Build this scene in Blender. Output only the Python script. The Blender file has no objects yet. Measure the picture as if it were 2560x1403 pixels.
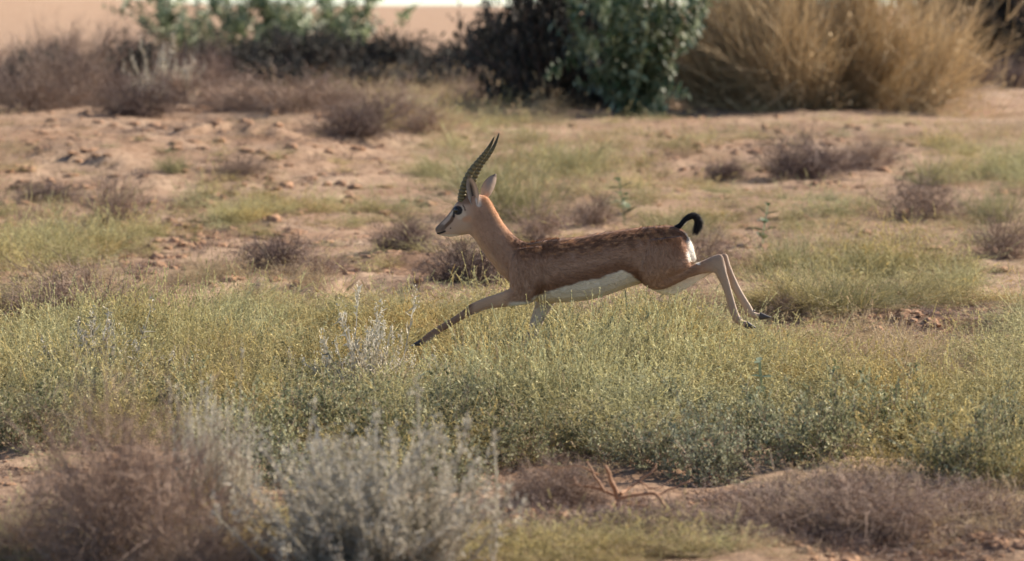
import bpy, math, random
import numpy as np
from mathutils import Vector, Matrix

# ------------------------------------------------------------------ camera, sky, sun, exposure
SC = bpy.context.scene
COL = SC.collection
CAM_H, F_PX, W_PX, H_PX = 1.5, 9600.0, 2560.0, 1403.0
PITCH = math.atan((H_PX / 2 - 10) / F_PX)          # the horizon lies just inside the top edge
cam_data = bpy.data.cameras.new('camera')
cam = bpy.data.objects.new('camera', cam_data)
COL.objects.link(cam)
cam.location = (0, 0, CAM_H)
cam.rotation_euler = (math.pi / 2 - PITCH, 0, 0)
cam_data.sensor_width = 36.0
cam_data.lens = 36.0 * F_PX / W_PX
cam_data.clip_start, cam_data.clip_end = 0.5, 6000
cam_data.dof.use_dof = True
cam_data.dof.focus_distance = 15.6
cam_data.dof.aperture_fstop = 4.0
SC.camera = cam

SUN_EL, SUN_AZ = math.radians(33), math.radians(30)   # azimuth measured from +X (right) towards +Y (away)
SUN_DIR = Vector((math.cos(SUN_EL) * math.cos(SUN_AZ), math.cos(SUN_EL) * math.sin(SUN_AZ), math.sin(SUN_EL)))
world = bpy.data.worlds.new('World')
SC.world = world
world.use_nodes = True
wn = world.node_tree.nodes
bg = wn['Background']
sky = wn.new('ShaderNodeTexSky')
sky.sky_type = 'NISHITA'
sky.sun_disc = False
sky.sun_elevation = SUN_EL
sky.sun_rotation = math.pi / 2 - SUN_AZ
sky.dust_density = 0.1
sky.air_density = 0.7
sky.ozone_density = 2.0
world.node_tree.links.new(sky.outputs[0], bg.inputs[0])
bg.inputs[1].default_value = 0.085
sun_data = bpy.data.lights.new('sun', 'SUN')
sun_data.energy = 5.0
sun_data.angle = math.radians(0.53)
sun_data.color = (1.0, 0.88, 0.74)
sun = bpy.data.objects.new('sun', sun_data)
COL.objects.link(sun)
sun.rotation_euler = SUN_DIR.to_track_quat('Z', 'Y').to_euler()
sun.location = (20, 20, 30)

SC.view_settings.view_transform = 'Standard'
SC.view_settings.look = 'None'
SC.view_settings.gamma = 1.0
SC.view_settings.use_curve_mapping = False
SC.view_settings.exposure = 1.15
SC.render.engine = 'CYCLES'
SC.cycles.max_bounces = 5
SC.cycles.diffuse_bounces = 3
SC.cycles.glossy_bounces = 2
SC.cycles.transmission_bounces = 2
SC.cycles.use_denoising = True
SC.cycles.sample_clamp_indirect = 4.0
SC.cycles.transparent_max_bounces = 8

RNG = np.random.default_rng(7)
random.seed(7)

# ------------------------------------------------------------------ helpers: numbers
def sstep(a, b, x):
    t = np.clip((np.asarray(x, float) - a) / (b - a), 0, 1)
    return t * t * (3 - 2 * t)

def lerp(a, b, t):
    return a + (b - a) * t

def _hash(ix, iy, iz=0):
    n = (ix * 374761393 + iy * 668265263 + iz * 2147483647 + 1013904223) & 0xffffffff
    n = ((n ^ (n >> 13)) * 1274126177) & 0xffffffff
    n = (n ^ (n >> 16)) & 0xffff
    return n / 32767.5 - 1.0

def noise2(x, y, seed=0):
    x = np.asarray(x, float); y = np.asarray(y, float)
    ix = np.floor(x).astype(np.int64); iy = np.floor(y).astype(np.int64)
    fx = x - ix; fy = y - iy
    ux = fx * fx * (3 - 2 * fx); uy = fy * fy * (3 - 2 * fy)
    a = _hash(ix, iy, seed); b = _hash(ix + 1, iy, seed)
    c = _hash(ix, iy + 1, seed); d = _hash(ix + 1, iy + 1, seed)
    return lerp(lerp(a, b, ux), lerp(c, d, ux), uy)

def noise3(x, y, z, seed=0):
    z = np.asarray(z, float); iz = np.floor(z).astype(np.int64); fz = z - iz
    uz = fz * fz * (3 - 2 * fz)
    def sl(k):
        xx = np.asarray(x, float); yy = np.asarray(y, float)
        ix = np.floor(xx).astype(np.int64); iy = np.floor(yy).astype(np.int64)
        fx = xx - ix; fy = yy - iy
        ux = fx * fx * (3 - 2 * fx); uy = fy * fy * (3 - 2 * fy)
        return lerp(lerp(_hash(ix, iy, k), _hash(ix + 1, iy, k), ux),
                    lerp(_hash(ix, iy + 1, k), _hash(ix + 1, iy + 1, k), ux), uy)
    return lerp(sl(iz + seed * 57), sl(iz + 1 + seed * 57), uz)

# ------------------------------------------------------------------ terrain
def terrain(x, y):
    x = np.asarray(x, float); y = np.asarray(y, float)
    r = np.hypot(x, y)
    h = np.full(np.broadcast(x, y).shape, -0.045)
    h = h + 0.27 * sstep(27, 40, y + 0.25 * noise2(x * 0.4, y * 0.4, 3) * 4)
    left = sstep(0.1, -2.4, x + 0.35 * noise2(x * .7, y * .7, 5))
    h = h + 0.29 * left * sstep(26.5, 33.5, y) * (1 - 0.9 * sstep(36, 44, y))
    h = h - 0.10 * sstep(48, 66, y) * sstep(200, 80, y)
    fade = 1 - sstep(60, 160, r)
    h = h + fade * (0.045 * noise2(x * 0.55, y * 0.55, 1) + 0.028 * noise2(x * 1.7, y * 1.7, 2)
                    + 0.016 * noise2(x * 4.3, y * 4.3, 4) + 0.009 * noise2(x * 11, y * 11, 6))
    # little eroded banks in the crust
    wob = 0.5 * noise2(x * 2.1, y * 0.2, 11) + 0.3 * noise2(x * 7, y * 0.5, 12) + 0.15 * noise2(x * 17, y * 3, 13)
    for cx, wx, cy, hh in ((-2.35, 0.55, 33.2, 0.075), (-1.15, 0.75, 20.4, 0.06), (1.95, 0.75, 18.3, 0.05), (-0.4, 0.5, 21.6, 0.05), (-3.4, 0.5, 30.5, 0.06)):
        t = y - cy - wob
        h = h + hh * np.exp(-((x - cx) / wx) ** 4) * sstep(0, 0.16, t) * (1 - sstep(0.5, 2.0, t))
    # far dunes
    far = sstep(120, 320, y)
    h = h + far * (4.6 * np.exp(-((x + 78) / 40) ** 2 - ((y - 430) / 150) ** 2)
                   + 1.0 * noise2(x * 0.012, y * 0.007, 8) - 1.0)
    # keep the runner's landing spot level
    k = np.exp(-(x / 1.6) ** 2 - ((y - 16) / 0.9) ** 2)
    return h * (1 - k) + k * (-0.045)

def T(x, y):
    return float(terrain(np.array([x]), np.array([y]))[0])

CP, SP = math.cos(PITCH), math.sin(PITCH)
def at(px, py, D):
    """the place on the vertical plane y = D behind a point of the photograph"""
    u = (px - W_PX / 2) / F_PX; v = (H_PX / 2 - py) / F_PX
    dy = CP + v * SP; dz = -SP + v * CP
    return Vector((u * D / dy, D, CAM_H + dz * D / dy))

_DS = np.concatenate([np.arange(8.5, 60, 0.05), np.arange(60, 220, 0.5)])
def ground_at(px, py):
    """first bit of ground met behind a point of the photograph"""
    xs = (px - W_PX / 2) / F_PX * _DS
    z = terrain(xs, _DS)
    gp = 10 + F_PX * (CAM_H - z) / _DS
    ok = np.nonzero(gp <= py)[0]
    D = float(_DS[ok[0]]) if len(ok) else 200.0
    return (px - W_PX / 2) / F_PX * D, D

# ------------------------------------------------------------------ helpers: objects
def tag(o, label=None, category=None, group=None, kind=None):
    if label: o['label'] = label
    if category: o['category'] = category
    if group: o['group'] = group
    if kind: o['kind'] = kind
    return o

def empty(name, loc=(0, 0, 0)):
    o = bpy.data.objects.new(name, None)
    o.empty_display_size = 0.1
    o.location = loc
    COL.objects.link(o)
    return o

def mesh_obj(name, me, parent=None, mat=None, link=True):
    o = bpy.data.objects.new(name, me)
    if link: COL.objects.link(o)
    if parent: o.parent = parent
    if mat and not me.materials: me.materials.append(mat)
    return o

def np_mesh(name, V, quads=None, tris=None, tone=None, smooth=False, mats=None, fmat=None):
    me = bpy.data.meshes.new(name)
    V = np.asarray(V, np.float32)
    nq = 0 if quads is None else len(quads); nt = 0 if tris is None else len(tris)
    me.vertices.add(len(V)); me.vertices.foreach_set('co', V.ravel())
    li = []
    if nq: li.append(np.asarray(quads, np.int32).ravel())
    if nt: li.append(np.asarray(tris, np.int32).ravel())
    li = np.concatenate(li)
    me.loops.add(len(li)); me.loops.foreach_set('vertex_index', li)
    me.polygons.add(nq + nt)
    st = np.concatenate([np.arange(nq) * 4, nq * 4 + np.arange(nt) * 3]).astype(np.int32)
    me.polygons.foreach_set('loop_start', st)
    if fmat is not None:
        me.polygons.foreach_set('material_index', np.asarray(fmat, np.int32))
    me.polygons.foreach_set('use_smooth', np.full(nq + nt, bool(smooth)))
    if tone is not None:
        a = me.attributes.new('tone', 'FLOAT', 'POINT')
        a.data.foreach_set('value', np.asarray(tone, np.float32))
    for m in (mats or []): me.materials.append(m)
    me.update(calc_edges=True)
    me.validate()
    return me

# ------------------------------------------------------------------ materials
def mat_new(name):
    m = bpy.data.materials.new(name); m.use_nodes = True
    return m, m.node_tree.nodes, m.node_tree.links

def plant_mat(name, c_lo, c_hi, trans=0.25, rough=0.7, var=0.25, patch=0.0):
    """tone runs from c_lo to c_hi leaf by leaf; every plant is a little different"""
    m, N, L = mat_new(name)
    b = N['Principled BSDF']; b.inputs['Roughness'].default_value = rough
    b.inputs['Specular IOR Level'].default_value = 0.25
    at_ = N.new('ShaderNodeAttribute'); at_.attribute_name = 'tone'
    mix = N.new('ShaderNodeMix'); mix.data_type = 'RGBA'
    mix.inputs[6].default_value = (*c_lo, 1); mix.inputs[7].default_value = (*c_hi, 1)
    L.new(at_.outputs['Fac'], mix.inputs[0])
    oi = N.new('ShaderNodeObjectInfo')
    mr = N.new('ShaderNodeMapRange'); mr.inputs[3].default_value = 1 - var; mr.inputs[4].default_value = 1 + var
    L.new(oi.outputs['Random'], mr.inputs[0])
    hs = N.new('ShaderNodeHueSaturation')
    L.new(mix.outputs[2], hs.inputs['Color']); L.new(mr.outputs[0], hs.inputs['Value'])
    if patch:
        ge = N.new('ShaderNodeNewGeometry'); nz = N.new('ShaderNodeTexNoise'); nz.inputs['Scale'].default_value = 1.1; nz.inputs['Detail'].default_value = 3
        L.new(ge.outputs['Position'], nz.inputs['Vector'])
        h2 = N.new('ShaderNodeMapRange'); h2.inputs[1].default_value = 0.3; h2.inputs[2].default_value = 0.7; h2.inputs[3].default_value = 0.5 - patch * 0.12; h2.inputs[4].default_value = 0.5 + patch * 0.035
        L.new(nz.outputs[0], h2.inputs[0]); L.new(h2.outputs[0], hs.inputs['Hue'])
        s2 = N.new('ShaderNodeMapRange'); s2.inputs[1].default_value = 0.3; s2.inputs[2].default_value = 0.7; s2.inputs[3].default_value = 1.12; s2.inputs[4].default_value = 0.72
        L.new(nz.outputs[0], s2.inputs[0]); L.new(s2.outputs[0], hs.inputs['Saturation'])
    L.new(hs.outputs[0], b.inputs['Base Color'])
    tr = N.new('ShaderNodeBsdfTranslucent'); L.new(hs.outputs[0], tr.inputs[0])
    ms = N.new('ShaderNodeMixShader'); ms.inputs[0].default_value = trans
    L.new(b.outputs[0], ms.inputs[1]); L.new(tr.outputs[0], ms.inputs[2])
    L.new(ms.outputs[0], N['Material Output'].inputs[0])
    return m

M = {}
M['grass'] = plant_mat('yellow_green_grass', (0.135, 0.13, 0.042), (0.62, 0.56, 0.23), 0.30, var=0.35, patch=0.3)
M['straw'] = plant_mat('straw', (0.30, 0.22, 0.12), (0.52, 0.41, 0.25), 0.3)
M['twig'] = plant_mat('dry_brown_twigs', (0.13, 0.088, 0.062), (0.40, 0.285, 0.21), 0.08, var=0.15)
M['twig_dark'] = plant_mat('dark_dry_twigs', (0.07, 0.048, 0.038), (0.25, 0.175, 0.14), 0.05, var=0.15)
M['tan'] = plant_mat('tan_broom_twigs', (0.22, 0.155, 0.08), (0.62, 0.47, 0.27), 0.15, var=0.1)
M['wisp'] = plant_mat('wispy_green_stems', (0.18, 0.17, 0.075), (0.46, 0.42, 0.22), 0.22)
M['sage'] = plant_mat('grey_green_leaves', (0.10, 0.115, 0.05), (0.49, 0.49, 0.27), 0.25, var=0.3, patch=0.2)
M['silver'] = plant_mat('silvery_leaves', (0.24, 0.21, 0.15), (0.68, 0.62, 0.49), 0.2, rough=0.8)
M['milk'] = plant_mat('broad_waxy_leaves', (0.05, 0.085, 0.035), (0.36, 0.40, 0.24), 0.2, rough=0.45)
M['dark'] = plant_mat('dark_scrub_shade_leaves', (0.028, 0.03, 0.025), (0.085, 0.08, 0.06), 0.05)  # near-black leaves; shade on the scrub row and shaded bush is in this colour
M['wood'] = plant_mat('orange_brown_deadwood', (0.22, 0.11, 0.055), (0.52, 0.30, 0.17), 0.0, var=0.05)

def sand_mat():
    m, N, L = mat_new('desert_sand')
    b = N['Principled BSDF']; b.inputs['Roughness'].default_value = 0.95
    b.inputs['Specular IOR Level'].default_value = 0.1
    tc = N.new('ShaderNodeTexCoord')
    def noi(s, d=6, r=0.6):
        n = N.new('ShaderNodeTexNoise'); n.inputs['Scale'].default_value = s
        n.inputs['Detail'].default_value = d; n.inputs['Roughness'].default_value = r
        L.new(tc.outputs['Object'], n.inputs['Vector']); return n
    def ramp(src, a, b_, ca, cb):
        r = N.new('ShaderNodeValToRGB'); e = r.color_ramp.elements
        e[0].position = a; e[0].color = (*ca, 1); e[1].position = b_; e[1].color = (*cb, 1)
        L.new(src, r.inputs[0]); return r
    big = ramp(noi(0.9, 5).outputs[0], 0.35, 0.68, (0.34, 0.215, 0.135), (0.54, 0.39, 0.265))
    fine = ramp(noi(14, 7, 0.7).outputs[0], 0.36, 0.60, (0.36, 0.31, 0.28), (1, 1, 1))
    mul = N.new('ShaderNodeMix'); mul.data_type = 'RGBA'; mul.blend_type = 'MULTIPLY'; mul.inputs[0].default_value = 0.75
    L.new(big.outputs[0], mul.inputs[6]); L.new(fine.outputs[0], mul.inputs[7])
    L.new(mul.outputs[2], b.inputs['Base Color'])
    bp = N.new('ShaderNodeBump'); bp.inputs['Strength'].default_value = 0.9; bp.inputs['Distance'].default_value = 0.03
    L.new(noi(22, 8, 0.72).outputs[0], bp.inputs['Height']); L.new(bp.outputs[0], b.inputs['Normal'])
    return m
M['sand'] = sand_mat()

# ------------------------------------------------------------------ ground sheet
def axis(near, step, far, grow):
    a = list(np.arange(0, near, step)); s = step
    while a[-1] < far:
        s *= grow; a.append(a[-1] + s)
    return np.array(a)
xp = axis(7.0, 0.055, 2600, 1.13)
gx = np.concatenate([-xp[:0:-1], xp])
ya = np.arange(8.5, 48, 0.075)
yb = [48.0]; s = 0.1
while yb[-1] < 5000:
    s *= 1.06; yb.append(yb[-1] + s)
yc = [8.5]; s = 0.1
while yc[-1] > -400:
    s *= 1.25; yc.append(yc[-1] - s)
gy = np.concatenate([np.array(yc[:0:-1]), ya, np.array(yb)])
GX, GY = np.meshgrid(gx, gy)
GZ = terrain(GX, GY)
nx, ny = len(gx), len(gy)
idx = np.arange(nx * ny).reshape(ny, nx)
Q = np.stack([idx[:-1, :-1], idx[:-1, 1:], idx[1:, 1:], idx[1:, :-1]], -1).reshape(-1, 4)
ground = mesh_obj('ground', np_mesh('ground', np.stack([GX, GY, GZ], -1).reshape(-1, 3), quads=Q, smooth=True), mat=M['sand'])
tag(ground, 'sandy orange desert ground rising to low mounds and far dunes', 'ground', kind='structure')

# ------------------------------------------------------------------ plant mesh kit
def unit(v):
    return v / np.maximum(np.linalg.norm(v, axis=-1, keepdims=True), 1e-9)

class Kit:
    def __init__(s, seed):
        s.r = np.random.default_rng(seed); s.V = []; s.Q = []; s.T = []; s.tone = []; s.n = 0
    def strands(s, P, Wd, tone):
        """ribbons: P (S,N,3), Wd (S,N) half widths"""
        S, N, _ = P.shape
        d = unit(P[:, -1] - P[:, 0])
        side = unit(np.cross(d, s.r.normal(size=(S, 3))))[:, None, :]
        A = P - side * Wd[..., None]; B = P + side * Wd[..., None]
        V = np.stack([A, B], 2).reshape(-1, 3)
        base = s.n + np.arange(S)[:, None] * (2 * N) + np.arange(N - 1)[None] * 2
        Qd = np.stack([base, base + 1, base + 3, base + 2], -1).reshape(-1, 4)
        s.V.append(V); s.Q.append(Qd); s.tone.append(np.repeat(tone, 2 * N)); s.n += len(V)
    def grow(s, B, Dv, L, N, w0, w1, tone, bend=0.3, droop=0.0, wob=0.0):
        """curved shoots from B along Dv with length L; returns their points"""
        S = len(B); t = np.linspace(0, 1, N)[None, :, None]
        bv = s.r.normal(size=(S, 3)) * bend; bv[:, 2] -= droop
        P = B[:, None] + L[:, None, None] * (Dv[:, None] * t + bv[:, None] * t * t)
        if wob:
            P[:, 1:] += s.r.normal(size=(S, N - 1, 3)) * (L * wob)[:, None, None]
        Wd = np.broadcast_to(np.linspace(1, 0, N)[None] * (np.asarray(w0) - w1) + w1, (S, N)) if np.isscalar(w0) else \
            (w0[:, None] * np.linspace(1, w1, N)[None])
        s.strands(P, np.array(Wd), tone)
        return P
    def leaves(s, B, Dv, L, Wd, tone, fold=0.0):
        S = len(B)
        Dv = unit(Dv); side = unit(np.cross(Dv, s.r.normal(size=(S, 3)))); nn = np.cross(Dv, side)
        mid = B + Dv * (L * 0.5)[:, None]
        V = np.stack([B, mid + side * Wd[:, None] + nn * (fold * Wd)[:, None], B + Dv * L[:, None],
                      mid - side * Wd[:, None] + nn * (fold * Wd)[:, None]], 1).reshape(-1, 3)
        b = s.n + np.arange(S)[:, None] * 4
        s.Q.append(b + np.arange(4)[None]); s.V.append(V); s.tone.append(np.repeat(tone, 4)); s.n += len(V)
    def broad(s, B, Dv, Up, L, Wd, tone):
        """broad oval leaves, folded along the midrib"""
        S = len(B); Dv = unit(Dv); side = unit(np.cross(Dv, Up)); nn = np.cross(side, Dv)
        ts = [0.0, 0.22, 0.5, 0.78, 1.0]; ws = [0.12, 0.8, 1.0, 0.72, 0.02]
        rows = []
        for t, w in zip(ts, ws):
            c = B + Dv * (L * t)[:, None] - nn * (L * 0.22 * t * t)[:, None]
            rows += [c - side * (Wd * w)[:, None] + nn * (Wd * w * 0.35)[:, None], c,
                     c + side * (Wd * w)[:, None] + nn * (Wd * w * 0.35)[:, None]]
        V = np.stack(rows, 1).reshape(-1, 3)
        q = []
        for k in range(4):
            for j in range(2):
                a = k * 3 + j; q.append([a, a + 1, a + 4, a + 3])
        q = np.array(q)
        b = s.n + np.arange(S)[:, None, None] * 15
        s.Q.append((b + q[None]).reshape(-1, 4)); s.V.append(V); s.tone.append(np.repeat(tone, 15)); s.n += len(V)
    def mesh(s, name, mat, smooth=False):
        return np_mesh(name, np.concatenate(s.V), quads=np.concatenate(s.Q), tone=np.concatenate(s.tone), mats=[mat], smooth=smooth)

def hemi(r, n, low=0.05, high=1.0):
    z = r.uniform(low, high, n); a = r.uniform(0, 2 * math.pi, n); q = np.sqrt(1 - z * z)
    return np.stack([q * np.cos(a), q * np.sin(a), z], -1)

def pick(r, P, n, lo=0.3):
    """random points and tangents on shoots P"""
    S, N, _ = P.shape
    i = r.integers(0, S, n); t = r.uniform(lo, 1, n) * (N - 1) * 0.9999
    k = t.astype(int); f = (t - k)[:, None]
    return P[i, k] * (1 - f) + P[i, k + 1] * f, unit(P[i, k + 1] - P[i, k]), t / (N - 1)

# each maker returns [(part name, mesh)] for a plant of unit radius and height
def make_dry(seed, matk='twig', n1=60, n2=700, n3=2600, w=0.0045):
    k = Kit(seed); r = k.r
    d = hemi(r, n1, 0.02, 0.98)
    B = np.zeros((n1, 3)); B[:, :2] = r.normal(size=(n1, 2)) * 0.10
    P1 = k.grow(B, d, r.uniform(0.65, 1.05, n1), 6, w * 1.8, w * 0.7, r.uniform(0, 0.6, n1), 0.16, 0.0, 0.02)
    stems = k.mesh('stems', M[matk], True)
    k2 = Kit(seed + 900); r = k2.r
    b, t, _ = pick(r, P1, n2, 0.2)
    d2 = unit(t + r.normal(size=(n2, 3)) * 0.7 + np.array([0, 0, 0.12]))
    P2 = k2.grow(b, d2, r.uniform(0.18, 0.48, n2), 4, w, w * 0.5, r.uniform(0.1, 0.9, n2), 0.35, 0.0, 0.03)
    b, t, _ = pick(r, P2, n3, 0.2)
    d3 = unit(t + r.normal(size=(n3, 3)) * 0.8 + np.array([0, 0, 0.1]))
    k2.grow(b, d3, r.uniform(0.07, 0.24, n3), 3, w * 0.7, w * 0.3, r.uniform(0, 1, n3), 0.35)
    return [('stems', stems), ('twigs', k2.mesh('twigs', M[matk]))]

def make_wisp(seed, n1=220, n2=900, matk='wisp', w=0.0045, spread=0.45, seeds=500, up=0.35, base=0.13, lmin=0.6, heads=0):
    k = Kit(seed); r = k.r
    B = np.zeros((n1, 3)); B[:, :2] = r.normal(size=(n1, 2)) * base
    d = hemi(r, n1, 0.15, 0.99); d[:, :2] *= spread * 2; d = unit(d)
    L1 = r.uniform(lmin, 1.05, n1)
    if heads:       # a ragged bush: shoots gathered into sheaves of uneven reach
        hd = hemi(r, heads, 0.25, 0.99); hd[:, :2] *= 1.1; hd = unit(hd); hb = r.normal(size=(heads, 2)) * base; hl = r.uniform(0.45, 1.08, heads)
        g = r.integers(0, heads, n1)
        d = unit(hd[g] + r.normal(size=(n1, 3)) * 0.22); B[:, :2] = hb[g] + r.normal(size=(n1, 2)) * 0.05; L1 = hl[g] * r.uniform(0.55, 1.05, n1)
    P1 = k.grow(B, d, L1, 6, w * 1.2, w * 0.5, r.uniform(0, 0.7, n1), 0.12, 0.05, 0.01)
    stems = k.mesh('stems', M[matk], True)
    k2 = Kit(seed + 900); r = k2.r
    b, t, _ = pick(r, P1, n2, 0.25)
    d2 = unit(t + r.normal(size=(n2, 3)) * 0.45 + np.array([0, 0, up]))
    P2 = k2.grow(b, d2, r.uniform(0.12, 0.42, n2), 4, w * 0.8, w * 0.35, r.uniform(0.1, 1, n2), 0.2)
    b, t, _ = pick(r, P2, seeds, 0.5)
    k2.leaves(b, unit(t + r.normal(size=(seeds, 3)) * 0.5), r.uniform(0.02, 0.05, seeds), r.uniform(0.004, 0.009, seeds), r.uniform(0.3, 1, seeds))
    return [('stems', stems), ('sprays', k2.mesh('sprays', M[matk]))]

def make_leafy(seed, matk='sage', n1=70, n2=600, nl=5200, ll=0.055, lw=0.016, smat='twig'):
    k = Kit(seed); r = k.r
    d = hemi(r, n1, 0.03, 0.98)
    B = np.zeros((n1, 3)); B[:, :2] = r.normal(size=(n1, 2)) * 0.16
    P1 = k.grow(B, d, r.uniform(0.6, 1.0, n1), 5, 0.007, 0.003, r.uniform(0, 0.7, n1), 0.15)
    b, t, _ = pick(r, P1, n2, 0.3)
    P2 = k.grow(b, unit(t + r.normal(size=(n2, 3)) * 0.6 + np.array([0, 0, 0.35])), r.uniform(0.12, 0.34, n2), 4, 0.004, 0.002, r.uniform(0.2, 0.9, n2), 0.25)
    k2 = Kit(seed + 900); r = k2.r
    b, t, q = pick(r, P2, nl, 0.1)
    k2.leaves(b, unit(t * 0.5 + r.normal(size=(nl, 3)) * 0.8 + np.array([0, 0, 0.25])), ll * r.uniform(0.6, 1.3, nl), lw * r.uniform(0.7, 1.3, nl), r.uniform(0, 1, nl) ** 1.2)
    return [('stems', k.mesh('stems', M[smat])), ('foliage', k2.mesh('foliage', M[matk]))]

def make_silver(seed, n1=46, per=34, ll=0.17, lw=0.014):
    k = Kit(seed); r = k.r
    B = np.zeros((n1, 3)); B[:, :2] = r.normal(size=(n1, 2)) * 0.22
    d = hemi(r, n1, 0.25, 0.99); d[:, :2] *= 0.8; d = unit(d)
    P1 = k.grow(B, d, r.uniform(0.6, 1.0, n1), 6, 0.012, 0.006, r.uniform(0.3, 0.9, n1), 0.14, -0.1)
    k2 = Kit(seed + 900); r = k2.r
    n = n1 * per
    b, t, q = pick(r, P1, n, 0.15)
    out = unit(t * 0.55 + r.normal(size=(n, 3)) * 0.75)
    L = ll * r.uniform(0.5, 1.2, n) * (1.15 - 0.6 * q)
    k2.grow(b, out, L, 4, np.full(n, lw) * r.uniform(0.7, 1.2, n), 0.25, r.uniform(0, 1, n), 0.25, -0.12)
    # woolly flower spikes at the tips
    tips = P1[:, -1]; m = n1 * 26
    i = r.integers(0, n1, m)
    k2.leaves(tips[i] + r.normal(size=(m, 3)) * np.array([0.018, 0.018, 0.06]), unit(r.normal(size=(m, 3)) + np.array([0, 0, 0.6])),
              r.uniform(0.02, 0.05, m), r.uniform(0.006, 0.012, m), r.uniform(0.6, 1, m))
    return [('stems', k.mesh('stems', M['silver'])), ('foliage', k2.mesh('foliage', M['silver']))]

def make_milkweed(seed, n1=5, pairs=7, ll=0.13, height=1.0, spread=0.35, side=0, t_lo=0.18, tone_p=1.7):
    """broad-leaved milkweed: pale stems, crossed pairs of big oval leaves; in metres"""
    k = Kit(seed); r = k.r
    B = np.zeros((n1, 3)); B[:, :2] = r.normal(size=(n1, 2)) * 0.05 * (1 if n1 > 1 else 0)
    d = hemi(r, n1, 0.5, 1.0); d[:, :2] *= spread * 2; d = unit(d)
    P1 = k.grow(B, d, height * r.uniform(0.75, 1.05, n1), 8, 0.012 * height ** 0.5, 0.006, r.uniform(0.4, 0.9, n1), 0.10, -0.1)
    allP = [P1]
    if side:
        b, t, _ = pick(r, P1, side, 0.15)
        allP.append(k.grow(b, unit(t + r.normal(size=(side, 3)) * 0.8 + np.array([0, 0, 0.35])), height * r.uniform(0.2, 0.5, side), 8, 0.009, 0.005, r.uniform(0.4, 0.9, side), 0.15, -0.1))
    k2 = Kit(seed + 900); r = k2.r
    for P in allP:
        for i in range(len(P)):
            a0 = r.uniform(0, 6.28)
            for j in range(pairs):
                t = t_lo + (1 - t_lo) * (j / max(1, pairs - 1)); q = t * 6.999; kk = int(min(q, 6)); f = q - kk
                c = P[i, kk] * (1 - f) + P[i, kk + 1] * f
                tg = unit(P[i, kk + 1] - P[i, kk])
                u = unit(np.cross(tg, [0.3, 0.9, 0.2])); v = np.cross(tg, u)
                for h in (0, math.pi):
                    an = a0 + j * math.pi / 2 + h + r.normal() * 0.25
                    dirv = unit(u * math.cos(an) + v * math.sin(an) + tg * r.uniform(0.1, 0.9))
                    k2.broad(c[None], dirv[None], (tg + r.normal(size=3) * 0.2)[None], np.array([ll * r.uniform(0.7, 1.15)]) * (1.1 - 0.45 * t),
                             np.array([ll * r.uniform(0.26, 0.34)]) * (1.1 - 0.45 * t), np.array([r.uniform(0, 1) ** tone_p]))
    return [('stems', k.mesh('stems', M['milk'])), ('foliage', k2.mesh('foliage', M['milk'], True))]

def make_tuft(seed, n=30, matk='grass', w=0.0045, base=0.16, lean=0.65, hmin=0.35, droop=0.2, fine=110, specks=330, stalks=3):
    """clump of fine leafy grass, unit height, with a few taller seeding stalks"""
    k = Kit(seed); r = k.r
    B = np.zeros((n, 3)); B[:, :2] = r.normal(size=(n, 2)) * base
    d = np.concatenate([r.normal(size=(n, 2)) * lean, np.ones((n, 1))], 1); d = unit(d)
    P = k.grow(B, d, r.uniform(hmin, 1.0, n), 5, w, w * 0.35, r.uniform(0, 0.6, n), 0.22, droop)
    b, t, _ = pick(r, P, fine, 0.2)
    P2 = k.grow(b, unit(t * 0.6 + r.normal(size=(fine, 3)) * 0.75), r.uniform(0.10, 0.38, fine), 3, w * 0.85, w * 0.35, r.uniform(0.1, 1, fine), 0.35)
    b, t, _ = pick(r, P2, specks, 0.1)
    k.leaves(b, unit(t * 0.4 + r.normal(size=(specks, 3))), r.uniform(0.03, 0.085, specks), r.uniform(0.006, 0.014, specks), r.uniform(0, 1, specks) ** 1.5)
    if stalks:
        Bs = np.zeros((stalks, 3)); Bs[:, :2] = r.normal(size=(stalks, 2)) * base
        ds = unit(np.concatenate([r.normal(size=(stalks, 2)) * 0.25, np.ones((stalks, 1))], 1))
        Ps = k.grow(Bs, ds, r.uniform(1.0, 1.75, stalks), 6, w * 0.8, w * 0.5, r.uniform(0.4, 0.9, stalks), 0.12, 0.05)
        m = stalks * 16; i = r.integers(0, stalks, m); f = r.uniform(0.0, 0.9, m)[:, None]
        tip = Ps[i, -1] * (1 - f) + Ps[i, -2] * f
        k.leaves(tip, unit(Ps[i, -1] - Ps[i, -2] + r.normal(size=(m, 3)) * 0.05), r.uniform(0.04, 0.07, m), r.uniform(0.006, 0.011, m), r.uniform(0.6, 1, m))
    return k.mesh('grass_clump', M[matk])

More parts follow.
